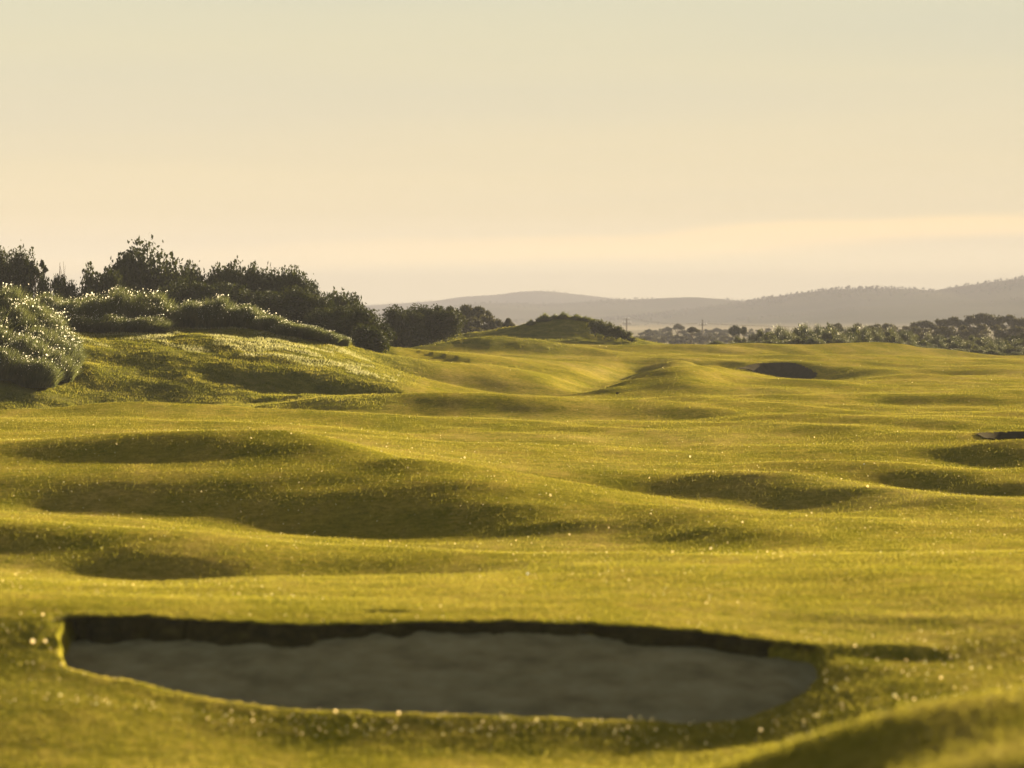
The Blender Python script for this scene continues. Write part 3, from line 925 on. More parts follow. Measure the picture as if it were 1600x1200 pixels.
# ------------------------------------------------------------------ vegetation meshes
def leaf_cloud(r, lobes, n, leaf, shell=.5, flat=0.0):
    """lobes: (cx,cy,cz,rx,ry,rz); returns verts/faces of leaf-sized quads"""
    lob = np.array(lobes)
    vol = (lob[:, 3] * lob[:, 4] * lob[:, 5]) ** .8
    k = r.choice(len(lob), n, p=vol / vol.sum())
    d = r.normal(0, 1, (n, 3)); d /= np.linalg.norm(d, axis=1)[:, None]
    rad = r.uniform(0, 1, n) ** shell * .93
    sprout = r.uniform(0, 1, n) < .02
    rad = np.where(sprout, r.uniform(.92, 1.08, n), rad)
    # clumpy surface
    ph = d @ r.normal(0, 4.5, (3, 3))
    rad = rad * (1 + .13 * np.sin(ph[:, 0]) * np.sin(ph[:, 1] + k))
    c0 = lob[k, :3] + d * lob[k, 3:] * rad[:, None]
    a = r.normal(0, 1, (n, 3)); a[:, 2] *= (1 - flat)
    a /= np.linalg.norm(a, axis=1)[:, None]
    b = np.cross(a, r.normal(0, 1, (n, 3))); b /= np.linalg.norm(b, axis=1)[:, None]
    s = leaf * r.uniform(.55, 1.3, n)
    s = np.where(rad < .55, s * 1.8, s)[:, None]
    a = a * s; b = b * s * .55
    V = np.stack([c0 - a, c0 - b * .9, c0 + a, c0 + b], 1).reshape(-1, 3)
    return V, np.arange(n * 4).reshape(-1, 4)

def tube(p0, p1, r0, r1, k=6):
    p0 = np.array(p0, float); p1 = np.array(p1, float)
    d = p1 - p0; d /= np.linalg.norm(d) + 1e-9
    u = np.cross(d, [0, 1, .3]); u /= np.linalg.norm(u); v = np.cross(d, u)
    a = np.linspace(0, 2 * math.pi, k, endpoint=False)
    ring = np.cos(a)[:, None] * u + np.sin(a)[:, None] * v
    V = np.vstack([p0 + ring * r0, p1 + ring * r1])
    Fq = [(i, (i + 1) % k, k + (i + 1) % k, k + i) for i in range(k)]
    return V, np.array(Fq)

def join(parts):
    Vs, Fs, o = [], [], 0
    for V, Fc in parts:
        Vs.append(V); Fs.append(Fc + o); o += len(V)
    return np.concatenate(Vs), np.concatenate(Fs)

def limb(r, p0, p1, r0, r1, bends=3, wob=.08):
    parts = []; p0 = np.array(p0, float); p1 = np.array(p1, float)
    L = np.linalg.norm(p1 - p0); prev = p0; pr = r0
    for i in range(1, bends + 1):
        f = i / bends
        q = p0 + (p1 - p0) * f + (r.normal(0, wob * L, 3) if i < bends else 0)
        rr = r0 + (r1 - r0) * f
        parts.append(tube(prev, q, pr, rr)); prev = q; pr = rr
    return parts

def tree_meshes(seed, kind, aspect, leaf, n):
    """unit tree: height 1, crown radius about `aspect`"""
    r = np.random.RandomState(seed)
    A = aspect
    lobes = []; parts = []
    if kind == 'scrub':
        for i in range(11):
            a = r.uniform(0, 6.28); d = A * r.uniform(.15, .68)
            z = r.uniform(.30, .80) - .22 * (d / A) ** 2
            s = r.uniform(.17, .30)
            lobes.append((math.cos(a) * d, math.sin(a) * d, z, A * s * 1.7, A * s * 1.7, min(s, .95 - z) * 1.0))
        lobes.append((0, 0, .45, A * .72, A * .72, .42))
        parts += limb(r, (0, 0, -.1), (.02, 0, .45), .035, .02)
        for l in lobes[:9]: parts += limb(r, (0, 0, .12 + r.uniform(0, .15)), (l[0] * .9, l[1] * .9, l[2]), .016, .005)
    elif kind == 'round':
        lobes = [(0, 0, .66, A * .8, A * .8, .33)]
        for i in range(7):
            a = r.uniform(0, 6.28)
            lobes.append((math.cos(a) * A * .5, math.sin(a) * A * .5, r.uniform(.55, .8), A * .42, A * .42, .18))
        parts += limb(r, (0, 0, -.1), (0, 0, .55), .04, .025)
        for l in lobes[1:]: parts += limb(r, (0, 0, .3), l[:3], .016, .006)
    elif kind == 'umbrella':
        nl = 8
        for i in range(nl):
            a = i / nl * 6.28 + r.uniform(-.4, .4); d = A * r.uniform(.3, .75)
            z = .86 - .12 * (d / A) ** 2 + r.uniform(-.07, .03)
            lobes.append((math.cos(a) * d, math.sin(a) * d, z, A * r.uniform(.24, .38), A * r.uniform(.24, .38), r.uniform(.055, .10)))
        lobes.append((0, 0, .89, A * .42, A * .42, .09))
        parts += limb(r, (0, 0, -.1), (r.uniform(-.04, .04), 0, .5), .032, .022)
        for l in lobes: parts += limb(r, (0, 0, .42 + r.uniform(0, .1)), (l[0], l[1], l[2] - .02), .014, .006)
    elif kind == 'gum':
        for i in range(13):
            a = r.uniform(0, 6.28); d = A * r.uniform(.1, .75)
            z = r.uniform(.38, .90) - .15 * (d / A) ** 2
            lobes.append((math.cos(a) * d, math.sin(a) * d, z, A * r.uniform(.25, .42), A * r.uniform(.25, .42), r.uniform(.07, .13)))
        parts += limb(r, (0, 0, -.1), (r.uniform(-.06, .06), 0, .55), .03, .02)
        for l in lobes: parts += limb(r, (0, 0, .2 + r.uniform(0, .3)), (l[0], l[1], l[2]), .014, .005)
    elif kind == 'sparse':
        for i in range(14):
            a = r.uniform(0, 6.28); d = A * r.uniform(.1, .85)
            lobes.append((math.cos(a) * d, math.sin(a) * d, r.uniform(.4, .96), A * .2, A * .2, .06))
        parts += limb(r, (0, 0, -.1), (.03, 0, .7), .022, .01)
        for l in lobes: parts += limb(r, (0.01, 0, .15 + r.uniform(0, .4)), l[:3], .010, .003)
    elif kind == 'bare':
        for i in range(12):
            a = r.uniform(0, 6.28)
            p = (math.cos(a) * A * r.uniform(.2, .6), math.sin(a) * A * .4, r.uniform(.75, 1.0))
            parts += limb(r, (0, 0, r.uniform(.1, .5)), p, .010, .003)
        parts += limb(r, (0, 0, -.1), (0, 0, .6), .018, .008)
    tv, tf = join(parts)
    trunk = (tv, tf)
    crown = None
    if lobes:
        cv, cf = leaf_cloud(r, lobes, n, leaf, .45 if kind != 'sparse' else .7)
        sz = .97 / np.percentile(cv[:, 2], 99.7)
        sr = A / np.percentile(np.hypot(cv[:, 0], cv[:, 1]), 95)
        k3 = np.array([sr, sr, sz])
        crown = (cv * k3, cf); trunk = (tv * k3, tf)
    return trunk, crown

TREE_DATA = {}
def tree_data(seed, kind, aspect, leaf, n, mat):
    key = (seed, kind, aspect, leaf, n, mat.name)
    if key not in TREE_DATA:
        t, cr = tree_meshes(seed, kind, aspect, leaf, n)
        tm = mesh_np("trunk", t[0], t[1], M_bark, True)
        cm = mesh_np("crown", cr[0], cr[1], mat) if cr else None
        TREE_DATA[key] = (tm, cm)
    return TREE_DATA[key]

def place(xp, top, wp, Y, name, label, cat, group, tm, cm, aspect, base_z=None, rz=None, crown_name="crown"):
    """tm/cm unit meshes; wp crown width in picture units"""
    X = (xp - 800) / F * Y
    z0 = gz(X, Y) if base_z is None else base_z
    ztop = CAM_Z - (top - H0) / F * Y
    h = max(ztop - z0, .4)
    rw = wp / F * Y / 2
    o = empty(name, (X, Y, z0 - .02 * h), rnd.uniform(0, 6.28) if rz is None else rz)
    o.scale = (rw / aspect, rw / aspect, h)
    tag(o, label, cat, group)
    if tm: link("trunk", tm, o)
    if cm: link(crown_name, cm, o)
    return o

# --- marram tussocks: unit clump radius 1 height 1
def marram_mesh(seed, nb, nh, bw=.010, cone=False):
    r = np.random.RandomState(seed)
    a = r.uniform(0, 6.28, nb); rad = r.uniform(0, 1, nb) ** .6 * .82
    bx, by = np.cos(a) * rad, np.sin(a) * rad
    hmax = (1 - .62 * rad ** 2.2) * r.uniform(.45, 1.0, nb)
    hmax = hmax * (1 + .20 * np.sin(bx * 5 + seed) * np.sin(by * 6 + seed * 2) + .10 * np.sin(bx * 11 + seed * 3) * np.sin(by * 9))
    hmax = np.minimum(hmax, 1.04)
    if cone: hmax = (1 - .95 * rad ** .8) * r.uniform(.6, 1.0, nb)
    bz = np.zeros(nb) - .05
    lean = rad[:, None] * np.stack([np.cos(a), np.sin(a)], 1) * .28 + r.normal(0, .13, (nb, 2)) + np.array([[.10, -.03]])
    mid = np.stack([bx + lean[:, 0] * .45, by + lean[:, 1] * .45, hmax * .62], 1)
    tip = np.stack([bx + lean[:, 0] * 1.1, by + lean[:, 1] * 1.1, hmax], 1)
    w = r.normal(0, 1, (nb, 2)); w /= np.linalg.norm(w, axis=1)[:, None]
    w = np.stack([w[:, 0], w[:, 1], np.zeros(nb)], 1) * bw * r.uniform(.7, 1.5, nb)[:, None]
    b0 = np.stack([bx, by, bz], 1)
    V = np.stack([b0 - w, b0 + w, mid + w, mid - w, tip], 1)
    fs = np.array([(0, 1, 2), (0, 2, 3), (3, 2, 4)])
    Fb = (fs[None] + (np.arange(nb) * 5)[:, None, None]).reshape(-1, 3)
    # flower heads near the tips
    pk = np.clip(np.sin(bx * 6 + seed * 1.7) * np.sin(by * 7 + seed) + .25, .03, 1) ** 1.5
    k = r.choice(nb, nh, replace=False, p=pk / pk.sum())
    c0 = tip[k] + r.normal(0, .02, (nh, 3))
    s = (.008 + .022 * r.uniform(0, 1, nh) ** 2)[:, None]
    p = r.normal(0, 1, (nh, 3)); p /= np.linalg.norm(p, axis=1)[:, None]
    q = np.cross(p, r.normal(0, 1, (nh, 3))); q /= np.linalg.norm(q, axis=1)[:, None]
    H = np.stack([c0 - p * s, c0 - q * s, c0 + p * s, c0 + q * s], 1)
    return V.reshape(-1, 3), Fb, H.reshape(-1, 3), np.arange(nh * 4).reshape(-1, 4)
MARRAM = []
for s in range(5):
    v, f, hv, hf = marram_mesh(100 + s, 5600, 460)
    MARRAM.append((mesh_np("blades", v, f, M_marram), mesh_np("flower_heads", hv, hf, M_head)))
MARRAM_FAR = []
for s in range(3):
    v, f, hv, hf = marram_mesh(200 + s, 2800, 190, .018)
    MARRAM_FAR.append((mesh_np("blades", v, f, M_marram_far), mesh_np("flower_heads", hv, hf, M_head)))
MARRAM_TUFT = []
for s in range(2):
    r__ = np.random.RandomState(s)
    v, f, hv, hf = marram_mesh(300 + s, 520, 16, .03, True)
    MARRAM_TUFT.append((mesh_np("blades", v, f, M_marram), mesh_np("flower_heads", hv, hf, M_head)))
def marram(xp, top, wp, Y, label, group, i, base_z=None, hmin=.7, hmax=2.6, kit=None):
    X = (xp - 800) / F * Y
    z0 = gz(X, Y) if base_z is None else base_z
    h = CAM_Z - (top - H0) / F * Y - z0
    h = min(max(h, hmin), hmax)
    rw = wp / F * Y / 2
    o = empty("marram_tussock", (X, Y, z0 - .03), 0.0)
    o.scale = (rw, rw, h)
    o.rotation_euler = (0, 0, rnd.uniform(-.5, .5))
    tag(o, label, "tussock", group)
    kit = kit or MARRAM
    a, b = kit[i % len(kit)]
    link("blades", a, o); tag(link("flower_heads", b, o), kind='stuff')
    return o

# ------------------------------------------------------------------ left hill: tussocks and trees
G1 = "silver tussocks covering the dune at the left picture edge"
big = [(-40, 436, 90, 180), (6, 446, 84, 180), (44, 468, 74, 179), (76, 490, 60, 178), (100, 512, 44, 177), (-38, 478, 90, 175.5), (22, 476, 78, 176.5), (58, 508, 80, 175), (94, 530, 52, 174.5),
       (-14, 500, 84, 172.5), (38, 520, 80, 171.5), (80, 545, 58, 172), (2, 540, 84, 168.5), (52, 556, 70, 169)]
biglab = ["topmost silver tussock cut by the left edge", "tall silver flowered tussock high on the left dune", "silver tussock on the upper slope of the left dune crest", "sunlit tussock halfway down the dune's right shoulder",
          "lowest silver tussock at the right foot of the left dune", "shaded tussock cut by the left edge below the topmost one", "dense grey tussock in the middle of the left dune", "tussock just under the bright shoulder of the left dune",
          "small bright tussock at the right corner of the left dune", "dark tussock at the left edge halfway down the dune", "shaded tussock low in the middle of the left dune", "dark tussock at the foot of the left dune nearest the slope",
          "bottom left tussock where dune meets green slope", "low dark tussock beside the green slope under the dune"]
for i, ((x, t, w, Y), lb) in enumerate(zip(big, biglab)):
    marram(x, t, w * (1.0 + .35 * ((i * 7) % 3) / 2), Y, lb, G1, i, hmin=1.3, hmax=3.2)
G2 = "tussocks along the crest of the rough hill"
mid_ = [(72, 456, 70, 200, "brownish tussock under the two small round bushes"), (112, 462, 64, 199, "green tussock between the left dune and the wide middle clump"),
        (148, 460, 70, 197, "left part of the wide silver clump below the big tree"), (192, 448, 84, 197, "highest silver tussock below the big spreading tree"), (236, 456, 76, 198, "right part of the wide silver clump below the big tree"),
        (165, 490, 80, 193, "shaded lower front of the wide silver clump"), (225, 492, 70, 193.5, "dark green front tussock of the wide middle clump"), (120, 492, 70, 192, "dark low tussock beside the left dune's shoulder"),
        (300, 468, 62, 200, "left half of the second silver clump on the crest"), (338, 462, 64, 200, "rounded top of the second silver clump on the crest"), (382, 474, 60, 200, "reddish right half of the second silver clump"),
        (418, 490, 52, 199, "low green tussock right of the second silver clump"), (450, 500, 54, 198, "long low tussock on the falling crest, first of the row"), (482, 507, 50, 198, "long low tussock on the falling crest, middle of the row"),
        (510, 517, 40, 198.5, "small tussock with bright rim near the hill's right end"), (532, 528, 28, 200, "last small tussock at the right end of the crest")]
for i, (x, t, w, Y, lb) in enumerate(mid_):
    marram(x, t, w * 1.1, Y, lb, G2, i + 2)

GT = "dark coastal trees on the left hill"
left_trees = [
    (12, 378, 66, 215, 'scrub', "tall dark tree cut off by the left picture edge"),
    (-50, 372, 80, 216, 'scrub', "dark tree mostly outside the left picture edge"),
    (56, 400, 30, 214, 'sparse', "thin see-through sapling right of the tall left tree"),
    (72, 424, 26, 212, 'scrub', "small round dark bush left of the bare twigs"),
    (98, 426, 32, 212, 'scrub', "small round dark bush with bare twigs above it"),
    (98, 402, 20, 214, 'bare', "bare twiggy stem sticking up behind a round bush"),
    (130, 447, 30, 212, 'scrub', "low dark bush in the gap left of the big tree"),
    (158, 412, 52, 216, 'scrub', "dark shrub at the left shoulder of the big spreading tree"),
    (230, 376, 122, 222, 'scrub', "biggest spreading tree with sky showing through its crown"),
    (188, 396, 60, 220, 'scrub', "left side tree leaning against the biggest spreading tree"),
    (300, 406, 62, 220, 'scrub', "dark tree right of the biggest spreading tree"),
    (345, 410, 72, 224, 'scrub', "dark tree in the middle of the tree line"),
    (392, 407, 80, 226, 'scrub', "broad tree on the highest part of the long thicket"),
    (438, 413, 74, 226, 'scrub', "broad dark tree before the thicket starts to fall"),
    (474, 430, 56, 226, 'scrub', "tree with a ragged edge where the thicket falls to the right"),
    (285, 432, 90, 212, 'scrub', "lower dark tree in front of the tree line's left half"),
    (350, 440, 96, 212, 'scrub', "lower green tree in front of the tree line's middle"),
    (415, 446, 96, 213, 'scrub', "olive green tree low in front of the thicket"),
    (470, 458, 90, 214, 'scrub', "olive green tree in front of the falling end of the thicket"),
    (512, 452, 52, 228, 'scrub', "flat topped dark tree left of the lone small crest"),
    (545, 455, 46, 230, 'scrub', "last dark tree at the right end of the thicket's skyline"),
    (512, 478, 70, 200, 'scrub', "leafy bush low behind the end of the tussock row"),
    (562, 476, 82, 198, 'scrub', "bush with sunlit leaves along its right edge"),
    (580, 505, 50, 190, 'scrub', "dark round bush at the bottom of the hill's right end"),
    (628, 476, 70, 262, 'scrub', "dark rounded tree, left one of the pair in the dip"),
    (676, 474, 74, 266, 'scrub', "dark rounded tree, right one of the pair in the dip"),
]
for i, (x, t, w, Y, kd, lb) in enumerate(left_trees):
    A = .62 if kd == 'scrub' else (.3 if kd != 'bare' else .2)
    n = 13000 if w > 55 else 5000
    if kd == 'sparse': n = 420
    leafsize = .024 if w > 55 else .036
    tm, cm = tree_data(i % 7 if kd == 'scrub' else 20, kd, A, leafsize, n, M_leafdark)
    place(x, t, w * 1.16, (Y + 48 if Y < 218 else Y + 54) if Y < 240 else Y + 38, {'scrub': "coastal_tree", 'sparse': "sapling", 'bare': "bare_shrub"}[kd], lb, "tree" if kd == 'scrub' else "shrub", GT, tm, cm, A)

# ------------------------------------------------------------------ grove behind the low mounds
GG = "gum trees of the hazy grove left of the small dune"
grove = [(703, 474, 26, 425, 'umbrella', "small flat crowned gum at the grove's left end"), (728, 471.5, 44, 425, 'umbrella', "highest umbrella crowned gum of the grove"), (747, 474, 38, 427, 'umbrella', "spreading gum right of the highest one"),
         (716, 486, 44, 420, 'gum', "feathery gum below the highest crowns at left"), (742, 492, 44, 418, 'gum', "feathery gum in the middle of the grove"), (765, 489, 42, 422, 'gum', "dense rounded gum right of the middle"),
         (782, 495, 34, 420, 'gum', "low gum left of the lone little crown"), (794, 493.5, 22, 424, 'umbrella', "lone little flat crown at the grove's right end"), (700, 500, 40, 412, 'gum', "dark low gum at the lower left of the grove"),
         (730, 508, 40, 410, 'gum', "pale stemmed low gum in front"), (758, 512, 34, 408, 'gum', "bushy low gum behind the lit slope"), (800, 510, 24, 415, 'gum', "smallest bush at the right foot of the grove"), (680, 490, 40, 430, 'gum', "gum half hidden by the pair of dark trees")]
for i, (x, t, w, Y, kd, lb) in enumerate(grove):
    A = .5
    tm, cm = tree_data(30 + i % 4, kd, A, .035, 1500, M_leafgum)
    place(x, t, w * 1.1, Y, "gum_tree", lb, "tree", GG, tm, cm, A, base_z=-.8)

# small dune in the centre
GD = "tufts and bushes on the small central dune"
for i, (x, t, w, Y, lb) in enumerate([(850, 486, 20, 352, "pointed tuft on the left of the small dune's top"), (880, 484, 18, 353, "tallest pointed tuft on the small dune's top"), (829, 498, 12, 351, "tiny tuft left of the two pointed ones"),
                                (866, 494, 14, 353, "low tuft between the two pointed ones"), (900, 494, 24, 353, "low grassy tuft right of the tallest one"), (915, 498, 22, 353, "tuft where the dune starts to fall")]):
    marram(x, t - 3, w * 1.5, Y, lb, GD, i, hmin=.9, kit=MARRAM_TUFT)
tm, cm = tree_data(41, 'umbrella', .5, .05, 700, M_leafgum)
place(900, 488, 22, 400, "gum_tree", "small flat crowned tree peeping over the small dune", "tree", GD, tm, cm, .5, base_z=.5)
for i, (x, t, w, Y, lb) in enumerate([(930, 497, 26, 345, "first leafy bush on the dune's right shoulder"), (946, 500, 26, 344, "tallest leafy bush on the dune's right shoulder"), (962, 507, 24, 343.5, "leafy bush halfway down the dune's right side"),
                                (976, 516, 20, 343, "leafy bush near the foot of the dune's right side"), (987, 526, 14, 343, "last small bush at the dune's right foot"), (1003, 531, 10, 352, "tiny dark bush beyond the dune's foot")]):
    tm, cm = tree_data(50 + i % 3, 'scrub', .62, .05, 1300, M_leafbush)
    place(x, t, w * 1.2, Y, "coast_bush", lb, "bush", GD, tm, cm, .62)

# ------------------------------------------------------------------ plain: woodland in the haze
GP = "hazy trees on the far plain"
plainw = [(992, 524, 22, 900, 'gum'), (1004, 517, 16, 1000, 'gum'), (1014, 513, 14, 1050, 'umbrella'), (1024, 514, 14, 1080, 'umbrella'), (1033, 512, 14, 1100, 'gum'), (1043, 509, 16, 1050, 'umbrella'), (1059, 504, 16, 1000, 'umbrella'),
          (1068, 514, 16, 1080, 'gum'), (1096, 514, 18, 1150, 'gum'), (1108, 513, 18, 1150, 'gum'), (1120, 511, 16, 1150, 'umbrella'), (1132, 513, 18, 1150, 'gum'), (1172, 512, 18, 1150, 'gum'), (1186, 514, 20, 1180, 'gum'), (1200, 511, 16, 1150, 'gum'),
          (1010, 524, 26, 820, 'gum'), (1032, 524, 26, 830, 'gum'), (1056, 522, 26, 800, 'gum'), (1078, 526, 24, 800, 'gum'), (1100, 524, 26, 820, 'gum'), (1122, 523, 26, 840, 'gum'), (1142, 524, 24, 820, 'gum'), (1046, 517, 20, 960, 'gum'), (1020, 518, 18, 980, 'gum'), (1112, 518, 20, 980, 'gum'), (1130, 518, 18, 980, 'gum'), (1072, 519, 20, 960, 'gum'), (1090, 518, 20, 960, 'gum')]
for i, (x, t, w, Y, kd) in enumerate(plainw):
    tm, cm = tree_data(60 + i % 4, kd, .5, .05, 700, M_leafgum)
    place(x, t, w * 1.15, Y, "plain_tree", "faint %s tree %s %s" % ("flat crowned" if kd == 'umbrella' else "bushy", "low in front" if Y < 900 else "in the back row", "left of the umbrella tree" if x < 1082 else ("by the right pole" if x < 1140 else "behind the ball shaped tree")), "tree", GP, tm, cm, .5)
tm, cm = tree_data(70, 'umbrella', .55, .045, 1200, M_leafgum)
place(1082, 509, 21, 640, "plain_tree", "dark umbrella shaped tree on a thin stem left of the pole", "tree", None, tm, cm, .55, base_z=-1)
tm, cm = tree_data(71, 'round', .5, .05, 1800, M_leafdark)
place(1149, 507, 21, 600, "plain_tree", "dark ball shaped tree standing clear of the scrub", "tree", None, tm, cm, .5, base_z=.2)
tm, cm = tree_data(72, 'round', .45, .06, 900, M_leafdark)
place(1162, 508.5, 10, 602, "plain_tree", "small narrow tree touching the ball shaped one", "tree", None, tm, cm, .45, base_z=.6)

# ------------------------------------------------------------------ scrub behind the ridge at the right
GS = "silver flowered coastal scrub behind the ridge at the right"
sx = []
r_ = np.random.RandomState(77)
topk_x = [1100, 1130, 1170, 1210, 1250, 1290, 1330, 1380, 1420, 1460, 1500, 1540, 1580, 1640, 1720]
topk = [530, 528, 522, 510, 507, 505, 509, 512, 516, 522, 524, 525, 528, 530, 528]
def scrub_label(x, row):
    return None
words_row = ["low front", "middle", "tall back"]
n_s = 0
spots = []
for row, (Yr, dt, st) in enumerate([(372, 20, 14), (388, 9, 15), (408, 0, 16)]):
    x = 1105 + row * 25
    while x < 1700:
        spots.append((x + r_.uniform(-4, 4), row, Yr + r_.uniform(-4, 4), dt)); x += st * r_.uniform(.8, 1.25)
spots.sort(key=lambda s: (s[1], s[0]))
place_words = [(1160, "left of the ball shaped tree's foot"), (1230, "just right of the ball shaped tree"), (1300, "above the oval bunker"), (1360, "over the highest part of the ridge"), (1430, "where the ridge starts to fall"),
               (1500, "above the falling end of the ridge"), (1560, "near the dark grove's foot"), (1999, "close to the right picture edge")]
for i, (x, row, Y, dt) in enumerate(spots):
    top = np.interp(x, topk_x, topk) + dt + r_.uniform(-3, 4)
    near_w = next(w for lim, w in place_words if x < lim)
    lb = "%s silver scrub bush %s" % (words_row[row], near_w)
    if i % 3 == 2:
        tm, cm = tree_data(80 + i % 3, 'scrub', .62, .055, 1500, M_leafbush)
        place(x, top, r_.uniform(24, 34), Y, "coast_bush", lb.replace("silver scrub", "green leafy scrub"), "bush", GS, tm, cm, .62, base_z=max(gz((x - 800) / F * Y, Y), -.4) - .3)
    else:
        marram(x, top, r_.uniform(24, 36), Y, lb.replace("silver scrub bush", "silver flowered tussock"), GS, i, base_z=gz((x - 800) / F * Y, Y), hmin=.8, hmax=4.5, kit=MARRAM_FAR)

GR = "windswept dark trees of the grove at the right edge"
rg = [(1345, 503, 30, 620, 'gum'), (1366, 504, 28, 620, 'gum'), (1385, 503, 28, 625, 'umbrella'), (1404, 505, 26, 620, 'gum'), (1310, 502, 16, 560, 'umbrella'), (1424, 501, 30, 630, 'gum'), (1446, 498, 32, 630, 'umbrella'), (1468, 496, 30, 635, 'gum'),
      (1490, 492, 34, 640, 'umbrella'), (1512, 490, 34, 640, 'gum'), (1535, 486, 36, 645, 'umbrella'), (1556, 488, 34, 640, 'gum'), (1577, 489, 34, 640, 'umbrella'), (1598, 494, 36, 640, 'gum'), (1620, 496, 40, 640, 'umbrella'), (1660, 495, 44, 640, 'gum'),
      (1440, 508, 34, 560, 'gum'), (1470, 508, 36, 560, 'gum'), (1500, 506, 36, 560, 'gum'), (1530, 504, 38, 560, 'gum'), (1560, 505, 38, 560, 'gum'), (1590, 508, 38, 560, 'gum')]
for i, (x, t, w, Y, kd) in enumerate(rg):
    tm, cm = tree_data(90 + i % 5, kd, .6, .035, 1700, M_leafgum)
    where = "left end of the right-hand grove" if x < 1410 else ("middle of the right-hand grove" if x < 1500 else ("highest part of the right-hand grove" if x < 1585 else "right edge end of the grove"))
    place(x, t, w * 1.25, Y, "gum_tree", "%s dark tree at the %s" % ("flat topped" if kd == 'umbrella' else ("rounded" if Y > 600 else "lower front")
          , where), "tree", GR, tm, cm, .6, base_z=-2)
tm, cm = tree_data(95, 'scrub', .62, .035, 3000, M_leafdark)
place(1600, 518, 60, 430, "coastal_tree", "dark rounded bush cut off by the right picture edge", "bush", None, tm, cm, .62, base_z=0)

# ------------------------------------------------------------------ power poles and wires
def box(cx, cy, cz_, sx_, sy, sz):
    v = np.array([(x, y, z) for x in (-1, 1) for y in (-1, 1) for z in (-1, 1)], float) * [sx_ / 2, sy / 2, sz / 2] + [cx, cy, cz_]
    f = np.array([(0, 1, 3, 2), (4, 6, 7, 5), (0, 4, 5, 1), (2, 3, 7, 6), (0, 2, 6, 4), (1, 5, 7, 3)])
    return v, f
poles = []
def pole(xp, top, Y, arms, label):
    X = (xp - 800) / F * Y; z0 = gz(X, Y); zt = CAM_Z - (top - H0) / F * Y
    h = zt - z0
    o = empty("power_pole", (X, Y, z0)); tag(o, label, "pole", "power poles on the far plain")
    v, f = tube((0, 0, -.3), (0, 0, h), .24, .17, 8)
    link("post", mesh_np("post", v, f, M_wood, True), o)
    for dz, w in arms:
        parts = [box(0, -.2, h - dz, w, .16, .2)]
        link("crossarm", mesh_np("crossarm", *parts[0], M_wood), o)
        for s in (-.46, -.2, .2, .46):
            vi, fi = tube((s * w, -.2, h - dz + .1), (s * w, -.2, h - dz + .42), .07, .05, 6)
            link("insulator", mesh_np("insulator", vi, fi, M_white, True), o)
    poles.append((X, Y, zt, arms))
pole(979, 497.5, 1050, [(.15, 2.3), (1.5, 2.9)], "pole with two crossarms rising behind the small dune")
pole(1097.5, 499.5, 960, [(1.5, 2.6)], "taller looking pole with one crossarm between the far trees")
def wire(p, q, sag, r=.022):
    parts = []; n = 14; prev = None
    for i in range(n + 1):
        f = i / n
        pt = np.array(p) * (1 - f) + np.array(q) * f; pt[2] -= sag * 4 * f * (1 - f)
        if prev is not None: parts.append(tube(prev, pt, r, r, 4))
        prev = pt
    return join(parts)
for s in (-1.1, 1.1):
    a, b = poles
    v, f = wire((a[0] + s, a[1], a[2] + .3), (b[0] + s, b[1] - .2, b[2] - 1.1), .9)
    tag(link("power_line", mesh_np("power_line", v, f, M_wire)), "thin power line strung between the two poles, %s wire" % ("left" if s < 0 else "right"), "cable", "power lines")
    v, f = wire((b[0] + s, b[1], b[2] - 1.1), (b[0] + 75 + s, b[1] - 60, b[2] - 1.2), 1.1)
    tag(link("power_line", mesh_np("power_line", v, f, M_wire)), "thin power line running right from the single-crossarm pole, %s wire" % ("left" if s < 0 else "right"), "cable", "power lines")

# ------------------------------------------------------------------ grass blades and dew
def visible_points(n, y0, y1, seed, x0=-80, x1=1680, power=1.0, tall=.0):
    """ground positions spread so that they look even from the camera's side, placed on the ground"""
    r = np.random.RandomState(seed)
    lo, hi = math.log(y0), math.log(y1)
    Y = np.exp(lo + (hi - lo) * r.uniform(0, 1, n) ** power)
    X = (r.uniform(x0, x1, n) - 800) / F * Y
    return X, Y

def in_bunker(X, Y, pad=0.0):
    m = np.zeros(X.shape, bool)
    for k, b in BUNKERS.items():
        P = b['poly']
        q = (X > P[:, 0].min() - 1) & (X < P[:, 0].max() + 1) & (Y > P[:, 1].min() - 1) & (Y < P[:, 1].max() + 1)
        if q.any():
            m[q] |= poly_sd(P, X[q], Y[q]) > -pad
    return m

def blades(name, X, Y, hgt, wid, mat, seed, per=1, spread=.05, lean=.35):
    r = np.random.RandomState(seed)
    k = ~in_bunker(X, Y, .03)
    X, Y = X[k], Y[k]
    Z = height(X, Y)
    if np.ndim(hgt): hgt = hgt[k]
    n = len(X) * per
    X = np.repeat(X, per) + r.normal(0, spread, n); Y = np.repeat(Y, per) + r.normal(0, spread, n); Z = np.repeat(Z, per)
    H = (np.repeat(hgt, per) if np.ndim(hgt) else hgt) * r.uniform(.5, 1.3, n)
    a = r.uniform(0, 6.28, n)
    W = wid * r.uniform(.6, 1.4, n)
    wx, wy = np.cos(a) * W, np.sin(a) * W
    lx, ly = r.normal(.1, lean, n) * H, r.normal(-.05, lean, n) * H
    V = np.stack([np.stack([X - wx, Y - wy, Z - .01], 1), np.stack([X + wx, Y + wy, Z - .01], 1), np.stack([X + lx, Y + ly, Z + H], 1)], 1)
    o = link(name, mesh_np(name, V.reshape(-1, 3), np.arange(n * 3).reshape(-1, 3), mat))
    return tag(o, kind='stuff')

